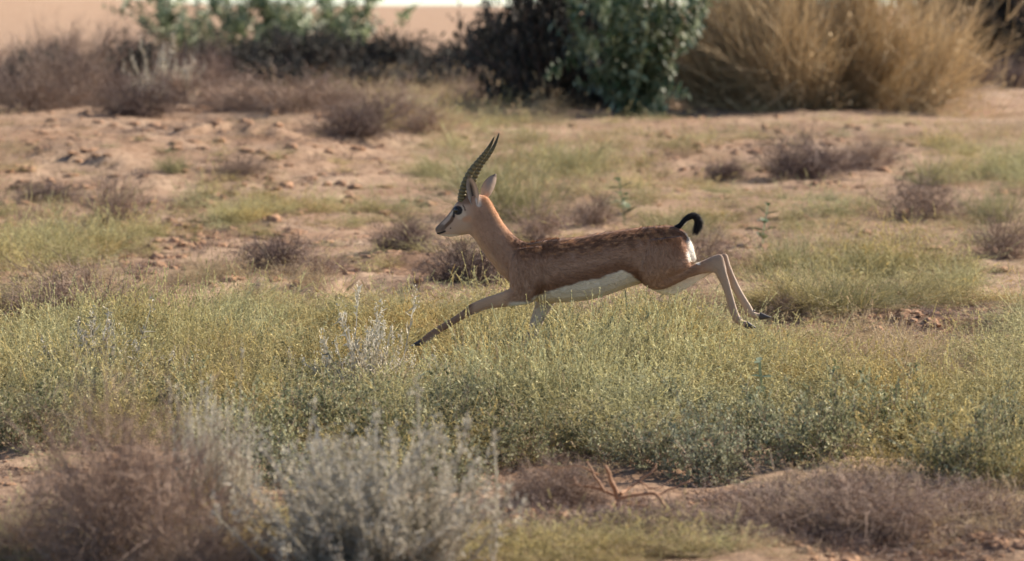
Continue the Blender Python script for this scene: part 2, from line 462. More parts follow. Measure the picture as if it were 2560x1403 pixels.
# ------------------------------------------------------------------ scattered cover (masses nobody could count)
def scatter(name, label, category, protos, pts, zoff=0.0):
    """pts rows: x, y, scale, height scale; one object, clumps set on its points"""
    pts = np.asarray(pts, float)
    n = len(pts)
    col = bpy.data.collections.new(name + '_clumps')
    for i, me in enumerate(protos):
        o = bpy.data.objects.new('%s_clump_%02d' % (name, i), me); col.objects.link(o)
    me = bpy.data.meshes.new(name)
    P = np.stack([pts[:, 0], pts[:, 1], terrain(pts[:, 0], pts[:, 1]) + zoff], -1).astype(np.float32)
    me.vertices.add(n); me.vertices.foreach_set('co', P.ravel())
    sc = np.stack([pts[:, 2], pts[:, 2], pts[:, 3]], -1).astype(np.float32)
    rot = np.stack([RNG.normal(0, 0.08, n), RNG.normal(0, 0.08, n), RNG.uniform(0, 6.283, n)], -1).astype(np.float32)
    a = me.attributes.new('scl', 'FLOAT_VECTOR', 'POINT'); a.data.foreach_set('vector', sc.ravel())
    a = me.attributes.new('rot', 'FLOAT_VECTOR', 'POINT'); a.data.foreach_set('vector', rot.ravel())
    a = me.attributes.new('pick', 'INT', 'POINT'); a.data.foreach_set('value', RNG.integers(0, len(protos), n).astype(np.int32))
    o = mesh_obj(name, me)
    ng = bpy.data.node_groups.new(name, 'GeometryNodeTree')
    ng.interface.new_socket('Geometry', in_out='INPUT', socket_type='NodeSocketGeometry')
    ng.interface.new_socket('Geometry', in_out='OUTPUT', socket_type='NodeSocketGeometry')
    N, L = ng.nodes, ng.links
    gi, go = N.new('NodeGroupInput'), N.new('NodeGroupOutput')
    ci = N.new('GeometryNodeCollectionInfo'); ci.inputs['Collection'].default_value = col
    ci.inputs['Separate Children'].default_value = True; ci.inputs['Reset Children'].default_value = True
    iop = N.new('GeometryNodeInstanceOnPoints'); iop.inputs['Pick Instance'].default_value = True
    def na(nm, ty):
        x = N.new('GeometryNodeInputNamedAttribute'); x.data_type = ty; x.inputs['Name'].default_value = nm
        return x.outputs[0]
    L.new(gi.outputs[0], iop.inputs['Points']); L.new(ci.outputs[0], iop.inputs['Instance'])
    L.new(na('pick', 'INT'), iop.inputs['Instance Index']); L.new(na('rot', 'FLOAT_VECTOR'), iop.inputs['Rotation'])
    L.new(na('scl', 'FLOAT_VECTOR'), iop.inputs['Scale']); L.new(iop.outputs[0], go.inputs[0])
    md = o.modifiers.new('cover', 'NODES'); md.node_group = ng
    tag(o, label, category, kind='stuff')
    return o

def zone(px, py, rpx, rpy, n, s0, s1, hs0=None, hs1=None, pw=1.0):
    """n clumps inside a patch of ground; its middle and extent are read off the photograph"""
    x0, d0 = ground_at(px, py)
    _, dn = ground_at(px, min(py + rpy, 1460)); _, df = ground_at(px, max(py - rpy, 150))
    rx = rpx * d0 / F_PX
    a = RNG.uniform(0, 6.283, n); q = np.sqrt(RNG.uniform(0, 1, n)) * (1 + 0.15 * RNG.normal(size=n))
    x = x0 + rx * q * np.cos(a); t = q * np.sin(a)
    y = d0 + np.where(t > 0, t * (df - d0), t * (d0 - dn))
    x = x * (y / d0) if False else x
    sc = s0 + (s1 - s0) * RNG.uniform(0, 1, n) ** pw
    hh = sc if hs0 is None else RNG.uniform(hs0, hs1, n)
    # the grass is trampled lower along the gazelle's path
    pxx = W_PX / 2 + F_PX * x / y
    lim = np.interp(pxx, [0, 950, 1000, 1120, 1180, 1280, 1300, 1350, 1380, 1500, 1700, 1790, 1830, 1960, 2000], [800, 800, 905, 905, 835, 835, 882, 882, 810, 800, 800, 850, 860, 850, 800])
    cap = (CAM_H - (lim - 10) / F_PX * y + 0.045) / 1.15
    keepn = noise2(x * 2.3, y * 1.6, 21) + 0.6 * noise2(x * 6, y * 4, 22) > -0.42
    hh = hh * (1 + 0.45 * noise2(x * 1.3, y * 0.9, 23))
    hh = np.where((y > 13.2) & (y < 16.4), np.minimum(hh, np.maximum(cap, 0.05)), hh)
    keepn &= ~((y > 16.6) & (y < 21) & (np.abs(pxx - 1430) < 110) & (RNG.uniform(0, 1, n) < 0.8))     # bare soil beyond the gazelle's belly
    return np.stack([x, y, sc, hh], -1)[keepn]

# ------------------------------------------------------------------ the gazelle
GD = 16.0                      # distance at which it runs, side on to the camera
S_M = GD / F_PX                # metres per photograph pixel there
def gp(px, py, y=0.0):
    v = at(px, py, GD); return np.array([v.x, GD + y, v.z])

NR = 20
def loft(secs, lat=(0, 1, 0), power=2.3, pear=0.0):
    """closed skin through sections given as (edge point, opposite edge point, half width, side offset)"""
    lat = np.array(lat, float)
    rings = []
    dens = []
    for a, b in zip(secs[:-1], secs[1:]):
        for f in (0, 0.5):
            dens.append((a, b, f))
    dens.append((secs[-1], secs[-1], 0))
    cen = []
    # Catmull-Rom through the sections for a smooth profile
    K = len(secs)
    flat = np.array([[*s[0], *s[1], s[2], s[3] if len(s) > 3 else 0.0] for s in secs], float)
    out = []
    for i in range(K - 1):
        p0, p1, p2, p3 = flat[max(i - 1, 0)], flat[i], flat[i + 1], flat[min(i + 2, K - 1)]
        for f in (0, 1 / 3, 2 / 3):
            out.append(0.5 * (2 * p1 + (p2 - p0) * f + (2 * p0 - 5 * p1 + 4 * p2 - p3) * f * f + (3 * p1 - p0 - 3 * p2 + p3) * f ** 3))
    out.append(flat[-1])
    V = []
    for o in out:
        A = gp(o[0], o[1]); B = gp(o[2], o[3]); c = (A + B) / 2; n = (A - B) / 2
        for k in range(NR):
            th = 2 * math.pi * k / NR
            cs, sn = math.cos(th), math.sin(th)
            e = 2 / power
            cs2 = math.copysign(abs(cs) ** e, cs); sn2 = math.copysign(abs(sn) ** e, sn)
            w = o[4] * (1 - pear * cs2)
            V.append(c + n * cs2 + lat * (sn2 * w + o[5]))
        cen.append(c + lat * o[5])
    R = len(out)
    V = np.array(V); cen = np.array(cen)
    idx = np.arange(R * NR).reshape(R, NR)
    Q = np.stack([idx[:-1], np.roll(idx[:-1], -1, 1), np.roll(idx[1:], -1, 1), idx[1:]], -1).reshape(-1, 4)
    Vc = np.concatenate([V, cen[:1], cen[-1:]])
    a, b = R * NR, R * NR + 1
    T1 = np.stack([np.full(NR, a), np.roll(idx[0], -1), idx[0]], -1)
    T2 = np.stack([np.full(NR, b), idx[-1], np.roll(idx[-1], -1)], -1)
    return Vc, Q, np.concatenate([T1, T2]), cen

def E(*rows):
    return [((r[0], r[1]), (r[2], r[3]), r[4], r[5] if len(r) > 5 else 0.0) for r in rows]

YAW = math.radians(11)
LATH = (math.sin(YAW), math.cos(YAW), 0)
def hy(px): return max(0.0, (1195 - px)) * S_M * math.tan(YAW)

TORSO = E((1278, 640, 1274, 700, .030), (1286, 628, 1283, 722, .045), (1302, 616, 1300, 738, .060), (1325, 608, 1322, 748, .072), (1360, 600, 1356, 755, .082),
          (1400, 596, 1402, 756, .089), (1450, 592, 1460, 752, .091), (1500, 583, 1506, 742, .089), (1550, 575, 1553, 725, .083),
          (1590, 570, 1600, 709, .080), (1630, 566, 1640, 705, .079), (1662, 564, 1675, 690, .074), (1686, 566, 1700, 674, .064),
          (1706, 576, 1720, 664, .050), (1720, 594, 1736, 654, .036), (1730, 610, 1740, 646, .022))
NECK = E((1200, 486, 1165, 580, .034, hy(1185)), (1221, 494, 1180, 592, .036, 0), (1239, 524, 1192, 608, .038), (1258, 556, 1211, 635, .043), (1284, 587, 1233, 664, .046),
         (1312, 605, 1255, 690, .048), (1345, 605, 1280, 712, .050))
HEAD = E((1083.5, 572, 1085, 582, .008, hy(1084)), (1088, 566.5, 1091, 588.5, .0145, hy(1090)), (1099, 556, 1106, 592, .018, hy(1102)), (1112, 543, 1124, 593.5, .0195, hy(1118)),
         (1123, 530.5, 1142, 591, .024, hy(1133)), (1132, 517, 1157, 588, .032, hy(1145)), (1144, 503, 1172, 586, .039, hy(1158)), (1161, 490, 1184, 582, .041, hy(1172)),
         (1182, 484, 1196, 575, .039, hy(1189)), (1204, 488, 1208, 560, .033, 0))
NHIND = E((1616, 598, 1704, 588, .034, -.046), (1596, 648, 1722, 640, .042, -.060), (1597, 688, 1724, 660, .042, -.064), (1613, 713, 1722, 667, .035, -.058), (1650, 722, 1724, 664, .029, -.058),
          (1690, 706, 1734, 658, .0235, -.056), (1720, 692, 1752, 651, .019, -.053), (1750, 684, 1772, 643, .0155, -.050), (1773, 680, 1789, 635.5, .0135, -.048),
          (1786, 682, 1803, 640, .0130, -.048), (1792, 694, 1812, 668, .0125, -.048), (1799, 706, 1820, 694, .0115, -.048), (1810, 735, 1829, 728, .0108, -.048), (1819, 767, 1838, 760, .0108, -.048),
          (1826, 788, 1845, 781, .0120, -.048), (1829, 798, 1849, 789, .0125, -.048), (1840, 808, 1853, 796, .0108, -.048), (1852, 814, 1862, 800, .0108, -.048), (1863, 816, 1868, 802, .0105, -.048))
FHIND = E((1612, 606, 1700, 598, .034, .040), (1602, 668, 1722, 652, .040, .048), (1628, 724, 1726, 676, .034, .052), (1680, 741, 1746, 668, .025, .052), (1720, 722, 1766, 658, .0195, .050),
          (1756, 700, 1790, 645, .0155, .048), (1783, 684, 1805, 637, .0135, .046), (1800, 677, 1819, 637, .0130, .046), (1808, 684, 1827, 662, .0125, .046), (1819, 704, 1838, 690, .0115, .046),
          (1834, 731, 1853, 722, .0108, .046), (1850, 758, 1868, 748, .0108, .046), (1862, 777, 1880, 767, .0120, .046), (1867, 788, 1885, 777, .0125, .046), (1879, 796, 1890, 783, .0108, .046),
          (1891, 799, 1899, 785, .0108, .046), (1899, 800, 1905, 786, .0105, .046))
NFORE = E((1294, 620, 1356, 612, .022, -.040), (1276, 650, 1362, 652, .031, -.059), (1272, 692, 1358, 706, .036, -.064), (1275, 716, 1334, 750, .030, -.065), (1262, 724, 1302, 760, .025, -.061),
          (1240, 733, 1263, 765, .0195, -.054), (1212, 742, 1232, 769, .0165, -.050), (1189, 752, 1206, 775, .0145, -.047), (1173, 760, 1187, 783, .0145, -.045), (1160, 772, 1170, 791, .0130, -.044),
          (1140, 786, 1149, 801.5, .0110, -.043), (1112, 803, 1121, 819, .0105, -.042), (1087, 818, 1096, 834.5, .0105, -.042), (1069, 831, 1082, 847, .0120, -.042), (1061, 838, 1073, 853, .0120, -.042),
          (1053, 844, 1063, 857, .0105, -.042), (1046, 849, 1055, 860, .0105, -.042))
FFORE = E((1336, 690, 1402, 694, .026, .045), (1340, 735, 1396, 742, .024, .050), (1338, 762, 1384, 766, .020, .050), (1327, 800, 1360, 805, .0165, .048), (1316, 842, 1341, 850, .0145, .046), (1308, 872, 1331, 880, .0145, .046),
          (1306, 892, 1326, 888, .0130, .046), (1318, 910, 1330, 897, .0115, .046), (1342, 922, 1349, 906, .0105, .046), (1366, 932, 1372, 917, .0115, .046), (1378, 936, 1384, 922, .0115, .046), (1390, 937, 1393, 926, .0100, .046))

def tendon(y): return E((1722, 668, 1728, 661, .006, y), (1752, 655, 1757, 649, .0055, y), (1778, 644, 1783, 637, .0055, y), (1796, 640, 1801, 634, .0075, y), (1804, 652, 1809, 648, .0065, y), (1811, 676, 1815, 672, .0055, y))
parts = [loft(tendon(-.046)), loft(TORSO, power=2.25, pear=0.10), loft(NECK, power=2.1), loft(HEAD, LATH, power=2.2), loft(NHIND), loft(FHIND), loft(NFORE), loft(FFORE)]
# brow ridge and cheek over the eye sockets
Vs, Qs, Ts, n0, CEN, TAN = [], [], [], 0, [], []
for (V, Qd, Tr, cen) in parts:
    Vs.append(V); Qs.append(Qd + n0); Ts.append(Tr + n0); n0 += len(V)
    CEN.append(cen); TAN.append(np.gradient(cen, axis=0))
CEN = np.concatenate(CEN); TAN = unit(np.concatenate(TAN))
raw = np_mesh('gazelle_raw', np.concatenate(Vs), quads=np.concatenate(Qs), tris=np.concatenate(Ts))
tmp = bpy.data.objects.new('gazelle_raw', raw); COL.objects.link(tmp)
md = tmp.modifiers.new('skin', 'REMESH'); md.mode = 'VOXEL'; md.voxel_size = 0.0036; md.use_smooth_shade = True
md = tmp.modifiers.new('soft', 'SMOOTH'); md.factor = 0.5; md.iterations = 10
dg = bpy.context.evaluated_depsgraph_get()
body_me = bpy.data.meshes.new_from_object(tmp.evaluated_get(dg))
bpy.data.objects.remove(tmp)
body_me.name = 'gazelle_body'

def px_of(co):
    d = co[:, 1] * CP - (co[:, 2] - CAM_H) * SP
    u = co[:, 0] / d; v = (co[:, 1] * SP + (co[:, 2] - CAM_H) * CP) / d
    # as seen on the animal's own mid plane, so the two flanks match
    x, z = co[:, 0], co[:, 2] - CAM_H
    d = GD * CP - z * SP
    return W_PX / 2 + F_PX * x / d, H_PX / 2 - F_PX * (GD * SP + z * CP) / d

def seg_d(px, py, pts):
    best = np.full(px.shape, 1e9)
    for (x0, y0), (x1, y1) in zip(pts[:-1], pts[1:]):
        dx, dy = x1 - x0, y1 - y0
        t = np.clip(((px - x0) * dx + (py - y0) * dy) / (dx * dx + dy * dy), 0, 1)
        best = np.minimum(best, np.hypot(px - x0 - t * dx, py - y0 - t * dy))
    return best

def poly_y(px, pts):
    p = np.array(pts, float); return np.interp(px, p[:, 0], p[:, 1])

TAN_C = np.array((0.37, 0.215, 0.135)); RUF = np.array((0.25, 0.112, 0.055)); DRK = np.array((0.135, 0.062, 0.032))
WHT = np.array((0.86, 0.80, 0.70)); BLK = np.array((0.022, 0.018, 0.017)); GREY = np.array((0.40, 0.285, 0.20)); PALE = np.array((0.55, 0.44, 0.33))

def coat(co, nor):
    px, py = px_of(co)
    y = co[:, 1] - GD
    n1 = noise3(co[:, 0] * 28, co[:, 1] * 28, co[:, 2] * 28, 1); n2 = noise3(co[:, 0] * 90, co[:, 1] * 90, co[:, 2] * 60, 2)
    j = 5 * n1 + 3 * n2
    C = np.tile(TAN_C, (len(co), 1)) * (1 + 0.10 * n1 + 0.08 * n2)[:, None]
    def put(col, m):
        nonlocal C
        m = np.clip(m, 0, 1)[:, None]; C = C * (1 - m) + np.asarray(col) * m
    torso = sstep(1255, 1290, px)
    back = poly_y(px, [(1200, 480), (1221, 494), (1239, 524), (1258, 556), (1284, 587), (1312, 605), (1360, 600), (1400, 596), (1450, 592), (1500, 583), (1550, 575), (1590, 570), (1630, 566), (1662, 564), (1690, 566), (1720, 590), (1745, 620)])
    dep = py - back
    # rufous saddle, darker and broken along the spine
    put(RUF, torso * sstep(62, 18, dep + 1.6 * j) * 0.85 * sstep(1760, 1735, px))
    put(DRK, torso * sstep(46, 8, dep + 2.6 * j) * 0.85 * sstep(0.1, 0.7, 0.5 + 0.6 * n2 + 0.3 * n1))
    put(np.array((0.52, 0.25, 0.11)), sstep(1195, 1215, px) * (1 - torso) * sstep(34, 6, dep + 1.5 * j) * 0.8)  # sunlit orange rim of the nape, put into the coat colour
    st = noise3(co[:, 0] * 45, co[:, 1] * 70, co[:, 2] * 110, 4) + 0.6 * noise3(co[:, 0] * 110, co[:, 1] * 150, co[:, 2] * 200, 5)
    sad = torso * sstep(58, 12, dep + 1.5 * j) * sstep(1755, 1735, px)
    put(DRK, sad * sstep(0.05, 0.55, st) * 0.8)
    put(np.array((0.55, 0.28, 0.125)), sad * sstep(0.15, 0.7, -st) * 0.75)  # orange highlights painted into the mottled hair clumps
    # haunch rufous towards the rump
    put(RUF, sstep(1640, 1705, px) * sstep(655, 610, py + j) * 0.8)
    # flank line and white belly, its colour warmed and darkened as by ground bounce
    line = poly_y(px, [(1300, 744), (1330, 738), (1360, 728), (1400, 716), (1450, 701), (1500, 690), (1530, 680), (1552, 672), (1580, 686), (1606, 712), (1625, 735)])
    bel = sstep(1322, 1340, px) * sstep(1612, 1600, px)
    put(RUF * 0.75, bel * sstep(-46, -10, py - line + 0.8 * j) * 0.85)
    put(np.array((0.74, 0.63, 0.48)), bel * sstep(-3, 4, py - line + 0.5 * j))
    # inner faces of the legs and chest between them
    low = sstep(690, 720, py)
    inner_far = sstep(0.012, 0.03, y) * sstep(0.05, -0.4, nor[:, 1])
    put(PALE, inner_far * low * 0.85)
    put(WHT, sstep(0.0, 0.02, y) * sstep(1600, 1625, px) * sstep(1790, 1770, px) * sstep(0.2, -0.3, nor[:, 1]) * sstep(672, 690, py) * 0.9)
    put(WHT, sstep(-0.03, -0.005, y) * sstep(0.1, 0.6, nor[:, 1]) * low * 0.8)          # inside of the near legs
    put(WHT, sstep(1262, 1280, px) * sstep(1345, 1325, px) * sstep(746, 754, py) * sstep(-0.1, -0.7, nor[:, 2]))
    # hind shanks paler, front of the canon grey
    put(GREY, sstep(1745, 1790, px) * 0.75)
    put(PALE, sstep(1800, 1815, px) * sstep(0.1, 0.7, nor[:, 0]) * 0.6)
    # lower forelegs browner
    put(np.array((0.29, 0.16, 0.092)), sstep(1260, 1215, px) * sstep(715, 735, py) * 0.7)
    put(DRK, sstep(7, 2, seg_d(px, py, [(1186, 752), (1170, 764), (1160, 774)])) * 0.7)
    put(PALE, sstep(1110, 1080, px) * sstep(790, 800, py) * sstep(0.2, -0.6, nor[:, 2]) * 0.7)
    # rump patch
    edge = poly_y(py, [(560, 1702), (577, 1707), (600, 1716), (620, 1717), (640, 1714), (648, 1714), (654, 1722), (660, 1745), (680, 1780)])
    put(WHT, sstep(-3, 4, px - edge + 0.9 * j) * sstep(667, 660, py) * sstep(1752, 1742, px))
    # neck underside and throat a little paler
    thr = poly_y(px, [(1165, 585), (1183, 594), (1192, 608), (1211, 635), (1233, 664), (1255, 690), (1275, 712)])
    put(np.array((0.60, 0.38, 0.23)), sstep(1175, 1190, px) * sstep(1278, 1262, px) * sstep(-40, -6, py - thr) * 0.6)
    put(WHT, sstep(0.6, 0.95, -nor[:, 2]) * sstep(1165, 1180, px) * sstep(1240, 1225, px) * 0.5)
    # the head
    head = sstep(1212, 1190, px) * sstep(610, 598, py)
    put(np.array((0.47, 0.335, 0.24)), head * sstep(1190, 1160, px) * 0.8)
    put(PALE, head * sstep(11, 4, seg_d(px, py, [(1150, 541), (1158, 536)])) * 0.7)                 # below the eye
    put(PALE, head * sstep(5.0, 2.2, seg_d(px, py, [(1127, 537), (1131, 527), (1134, 520)])))            # pale stripe before the eye
    put(np.array((0.50, 0.26, 0.14)), head * sstep(11, 3, seg_d(px, py, [(1163, 548), (1172, 546)])) * 0.75)
    put(np.array((0.45, 0.34, 0.26)), head * sstep(9, 3, seg_d(px, py, [(1108, 562), (1122, 545)])) * 0.8)
    put(DRK * 0.7, head * sstep(6.0, 2.5, seg_d(px, py, [(1134, 540), (1128, 552), (1118, 562), (1106, 574)])) * 0.9)   # dark face stripe
    put(DRK * 0.6, head * sstep(7, 2.5, seg_d(px, py, [(1130, 521), (1109, 545.5), (1092, 563)])) * 0.9)          # bridge of the nose
    put(np.array((0.15, 0.105, 0.078)), head * sstep(13, 6, seg_d(px, py, [(1096, 572), (1104, 570)])) * 0.85)
    put(WHT * 0.85, head * sstep(585, 590, py) * sstep(1165, 1140, px) * 0.7)                                            # chin
    put(BLK, head * sstep(3.4, 1.6, seg_d(px, py, [(1091, 586), (1101, 583.5), (1112, 579)])))                     # mouth
    put(BLK, head * sstep(4.2, 2.0, seg_d(px, py, [(1085, 573), (1086, 576)])))                                     # nostril
    put(BLK, head * sstep(13.2, 11.0, np.hypot(px - 1145, (py - 525.5) * 1.05)))                                   # lids
    put(BLK, head * sstep(4, 1.5, seg_d(px, py, [(1135, 531), (1134, 541)])))
    put(DRK * 0.7, head * sstep(2.6, 1.0, seg_d(px, py, [(1157, 513), (1161, 519), (1163, 525)])))
    put(PALE, head * sstep(3.0, 1.2, seg_d(px, py, [(1155, 514), (1159, 522), (1157, 531)])) * 0.5)
    put(BLK, head * sstep(2.4, 1.0, np.hypot(px - 1126.5, py - 571)))
    put(DRK, head * sstep(16, 6, seg_d(px, py, [(1150, 500), (1168, 500)])) * 0.7)
    put(WHT * 0.9, head * sstep(9, 4, seg_d(px, py, [(1195, 497), (1198, 510)])) * 0.8)
    return np.clip(C, 0.01, 0.92)

def set_col(me, C):
    a = me.attributes.get('coat') or me.attributes.new('coat', 'FLOAT_COLOR', 'POINT')
    a.data.foreach_set('color', np.concatenate([C, np.ones((len(C), 1))], 1).astype(np.float32).ravel())

def attr_mat(name, rough=0.8, sheen=0.15, bump=0.0, trans=0.0):
    m, N, L = mat_new(name)
    b = N['Principled BSDF']; b.inputs['Roughness'].default_value = rough
    b.inputs['Specular IOR Level'].default_value = 0.2
    b.inputs['Sheen Weight'].default_value = sheen
    a = N.new('ShaderNodeAttribute'); a.attribute_name = 'coat'
    L.new(a.outputs['Color'], b.inputs['Base Color'])
    if bump:
        n = N.new('ShaderNodeTexNoise'); n.inputs['Scale'].default_value = 160; n.inputs['Detail'].default_value = 4
        bp = N.new('ShaderNodeBump'); bp.inputs['Strength'].default_value = bump; bp.inputs['Distance'].default_value = 0.004
        L.new(n.outputs[0], bp.inputs['Height']); L.new(bp.outputs[0], b.inputs['Normal'])
    if trans:
        tr = N.new('ShaderNodeBsdfTranslucent'); L.new(a.outputs['Color'], tr.inputs[0])
        ms = N.new('ShaderNodeMixShader'); ms.inputs[0].default_value = trans
        L.new(b.outputs[0], ms.inputs[1]); L.new(tr.outputs[0], ms.inputs[2]); L.new(ms.outputs[0], N['Material Output'].inputs[0])
    return m
M['hide'] = attr_mat('gazelle_hide', 0.75, 0.2, 0.25)
M['fur'] = attr_mat('gazelle_fur', 0.7, 0.1, 0, 0.3)
M['keratin'] = attr_mat('horn_keratin', 0.45, 0.0, 0.3)
def plain(name, col, rough=0.4, coatw=0.0):
    m, N, L = mat_new(name); b = N['Principled BSDF']
    n = N.new('ShaderNodeTexNoise'); n.inputs['Scale'].default_value = 300
    mx = N.new('ShaderNodeMix'); mx.data_type = 'RGBA'
    mx.inputs[6].default_value = (*[c * 0.8 for c in col], 1); mx.inputs[7].default_value = (*[c * 1.2 for c in col], 1)
    L.new(n.outputs[0], mx.inputs[0]); L.new(mx.outputs[2], b.inputs['Base Color'])
    b.inputs['Roughness'].default_value = rough; b.inputs['Coat Weight'].default_value = coatw
    return m
M['eye'] = plain('eye_brown_black', (0.010, 0.007, 0.006), 0.22, 0.0)
M['hoof'] = plain('hoof_black', (0.06, 0.048, 0.04), 0.5)

gz = empty('gazelle', (0.1, GD, T(0.1, GD)))
tag(gz, 'tan gazelle with ringed horns leaping over the grass with hind legs flung back', 'gazelle')
GM = Matrix.Translation(gz.location)
def gpart(name, me, parent=gz, mat=None):
    """mesh made in world coordinates becomes a part of the gazelle"""
    me.transform(GM.inverted())
    o = mesh_obj(name, me, parent, mat)
    return o

nv = len(body_me.vertices)
co = np.empty(nv * 3, np.float32); body_me.vertices.foreach_get('co', co); co = co.reshape(-1, 3).astype(float)
nor = np.empty(nv * 3, np.float32); body_me.vertex_normals.foreach_get('vector', nor); nor = nor.reshape(-1, 3).astype(float)
BODY_CO, BODY_N = co.copy(), nor.copy()
set_col(body_me, coat(co, nor))
body_me.polygons.foreach_set('use_smooth', np.ones(len(body_me.polygons), bool))
gpart('body', body_me, mat=M['hide'])

# ---- coat of short hair over the hide
def hair(V, Nn, Fl, L, Wd, C, name, lift=0.35, rs=5):
    r = np.random.default_rng(rs)
    n = len(V)
    Fl = unit(Fl - Nn * (Fl * Nn).sum(1, keepdims=True) + 1e-6)
    d = unit(Fl * 1.0 + Nn * (lift * r.uniform(0.4, 1.6, n))[:, None] + r.normal(size=(n, 3)) * 0.16)
    side = unit(np.cross(d, Nn)) * Wd[:, None]
    b = V - Nn * 0.0012
    P = np.stack([b - side, b + side, b + d * L[:, None]], 1).reshape(-1, 3)
    me = np_mesh(name, P, tris=np.arange(3 * n).reshape(n, 3), smooth=True)
    set_col(me, np.repeat(C, 3, 0))
    me.normals_split_custom_set_from_vertices(unit(np.repeat(Nn, 3, 0) + 0.22 * np.repeat(r.normal(size=(n, 3)), 3, 0)).tolist())
    return me
# flow of the hair: along each limb, nose to tail on the trunk
pick_i = RNG.integers(0, nv, 110000)
pv, pn = BODY_CO[pick_i] + RNG.normal(size=(110000, 3)) * 0.0012, BODY_N[pick_i]
flow = np.empty_like(pv)
for s0 in range(0, len(pv), 20000):
    blk = pv[s0:s0 + 20000]
    dd = ((blk[:, None] - CEN[None]) ** 2).sum(-1)
    flow[s0:s0 + 20000] = TAN[dd.argmin(1)]
ppx, ppy = px_of(pv)
flow = flow + np.array([0.25, 0, -0.25])
headm = sstep(1200, 1180, ppx) * sstep(612, 600, ppy)
tr_m = sstep(1265, 1300, ppx) * sstep(1750, 1715, ppx) * sstep(760, 700, ppy)
ln = 0.0075 + 0.005 * tr_m - 0.0045 * headm
ln *= np.where((ppy > 700) & ((ppx < 1260) | (ppx > 1740)), 0.5, 1.0)
ln *= np.where(ppx > 1740, 0.6, 1.0)
ridge = sstep(0.35, 0.9, pn[:, 2]) * tr_m
ln = ln * (1 + 0.5 * ridge) * RNG.uniform(0.6, 1.3, len(ln))
keep = np.hypot(ppx - 1145, ppy - 525.5) > 15
hc = coat(pv, pn) * (RNG.uniform(0.8, 1.2, len(ln)) * (1 + 0.25 * tr_m * RNG.normal(size=len(ln)) * sstep(660, 600, ppy)))[:, None]
hc = np.clip(hc, 0.008, 0.9)
fur = hair(pv[keep], pn[keep], flow[keep], ln[keep], np.full(keep.sum(), 0.0009), hc[keep], 'fur')
fo = gpart('fur', fur, mat=M['fur']); fo['kind'] = 'stuff'

# ---- horns
def smooth_path(pts, n):
    p = np.array(pts, float); K = len(p); out = []
    for t in np.linspace(0, K - 1.0001, n):
        i = int(t); f = t - i
        p0, p1, p2, p3 = p[max(i - 1, 0)], p[i], p[min(i + 1, K - 1)], p[min(i + 2, K - 1)]
        out.append(0.5 * (2 * p1 + (p2 - p0) * f + (2 * p0 - 5 * p1 + 4 * p2 - p3) * f * f + (3 * p1 - p0 - 3 * p2 + p3) * f ** 3))
    return np.array(out)

def tube(path, rad, nr=18, ecc=1.0):
    tg = unit(np.gradient(path, axis=0)); ref = np.array([0, 1.0, 0])
    u = unit(np.cross(tg, ref)); v = np.cross(tg, u)
    a = np.linspace(0, 2 * math.pi, nr, endpoint=False)
    V = path[:, None] + (u[:, None] * np.cos(a)[None, :, None] + v[:, None] * np.sin(a)[None, :, None] * ecc) * rad[..., None] if rad.ndim == 2 else \
        path[:, None] + (u[:, None] * np.cos(a)[None, :, None] + v[:, None] * np.sin(a)[None, :, None] * ecc) * rad[:, None, None]
    R = len(path); idx = np.arange(R * nr).reshape(R, nr)
    Qd = np.stack([idx[:-1], np.roll(idx[:-1], -1, 1), np.roll(idx[1:], -1, 1), idx[1:]], -1).reshape(-1, 4)
    Vc = np.concatenate([V.reshape(-1, 3), path[:1], path[-1:]])
    T1 = np.stack([np.full(nr, R * nr), np.roll(idx[0], -1), idx[0]], -1); T2 = np.stack([np.full(nr, R * nr + 1), idx[-1], np.roll(idx[-1], -1)], -1)
    return Vc, Qd, np.concatenate([T1, T2])

def horn(px_pts, y0, y1, ro):
    n = 230
    p2 = smooth_path(px_pts, n); t = np.linspace(0, 1, n)
    path = np.array([gp(a, b, lerp(y0, y1, s)) for (a, b), s in zip(p2, t)])
    r = np.interp(t, [0, 0.12, 0.35, 0.6, 0.8, 0.94, 1.0], [9.2, 9.6, 8.4, 6.2, 3.8, 1.9, 0.5]) * S_M * ro
    ph = t ** 0.93 * 21
    ring = (np.abs(np.sin(math.pi * ph)) ** 0.7)
    r = r * (1 + 0.28 * (ring - 0.6) * sstep(0.80, 0.66, t))
    V, Qd, Tr = tube(path, r, 18, 0.82)
    me = np_mesh('horn', V, quads=Qd, tris=Tr, smooth=True)
    rv = np.concatenate([np.repeat(ring * sstep(0.8, 0.66, t), 18), [0, 0]])
    C = np.array((0.075, 0.062, 0.035))[None] + rv[:, None] * np.array((0.10, 0.082, 0.036))[None]
    set_col(me, C)
    return me
gpart('horn', horn([(1153, 503), (1156, 482), (1164, 456), (1177, 429), (1196, 404), (1211, 385), (1224, 366), (1231.5, 351), (1236, 341)], -.020 + hy(1152), -.040, 1.0), mat=M['keratin'])
gpart('horn', horn([(1164, 501), (1170, 480), (1180, 456), (1192, 431), (1205, 409), (1222, 388), (1235, 367), (1243.5, 347), (1247.5, 333)], .026 + hy(1160), .050, 0.95), mat=M['keratin'])

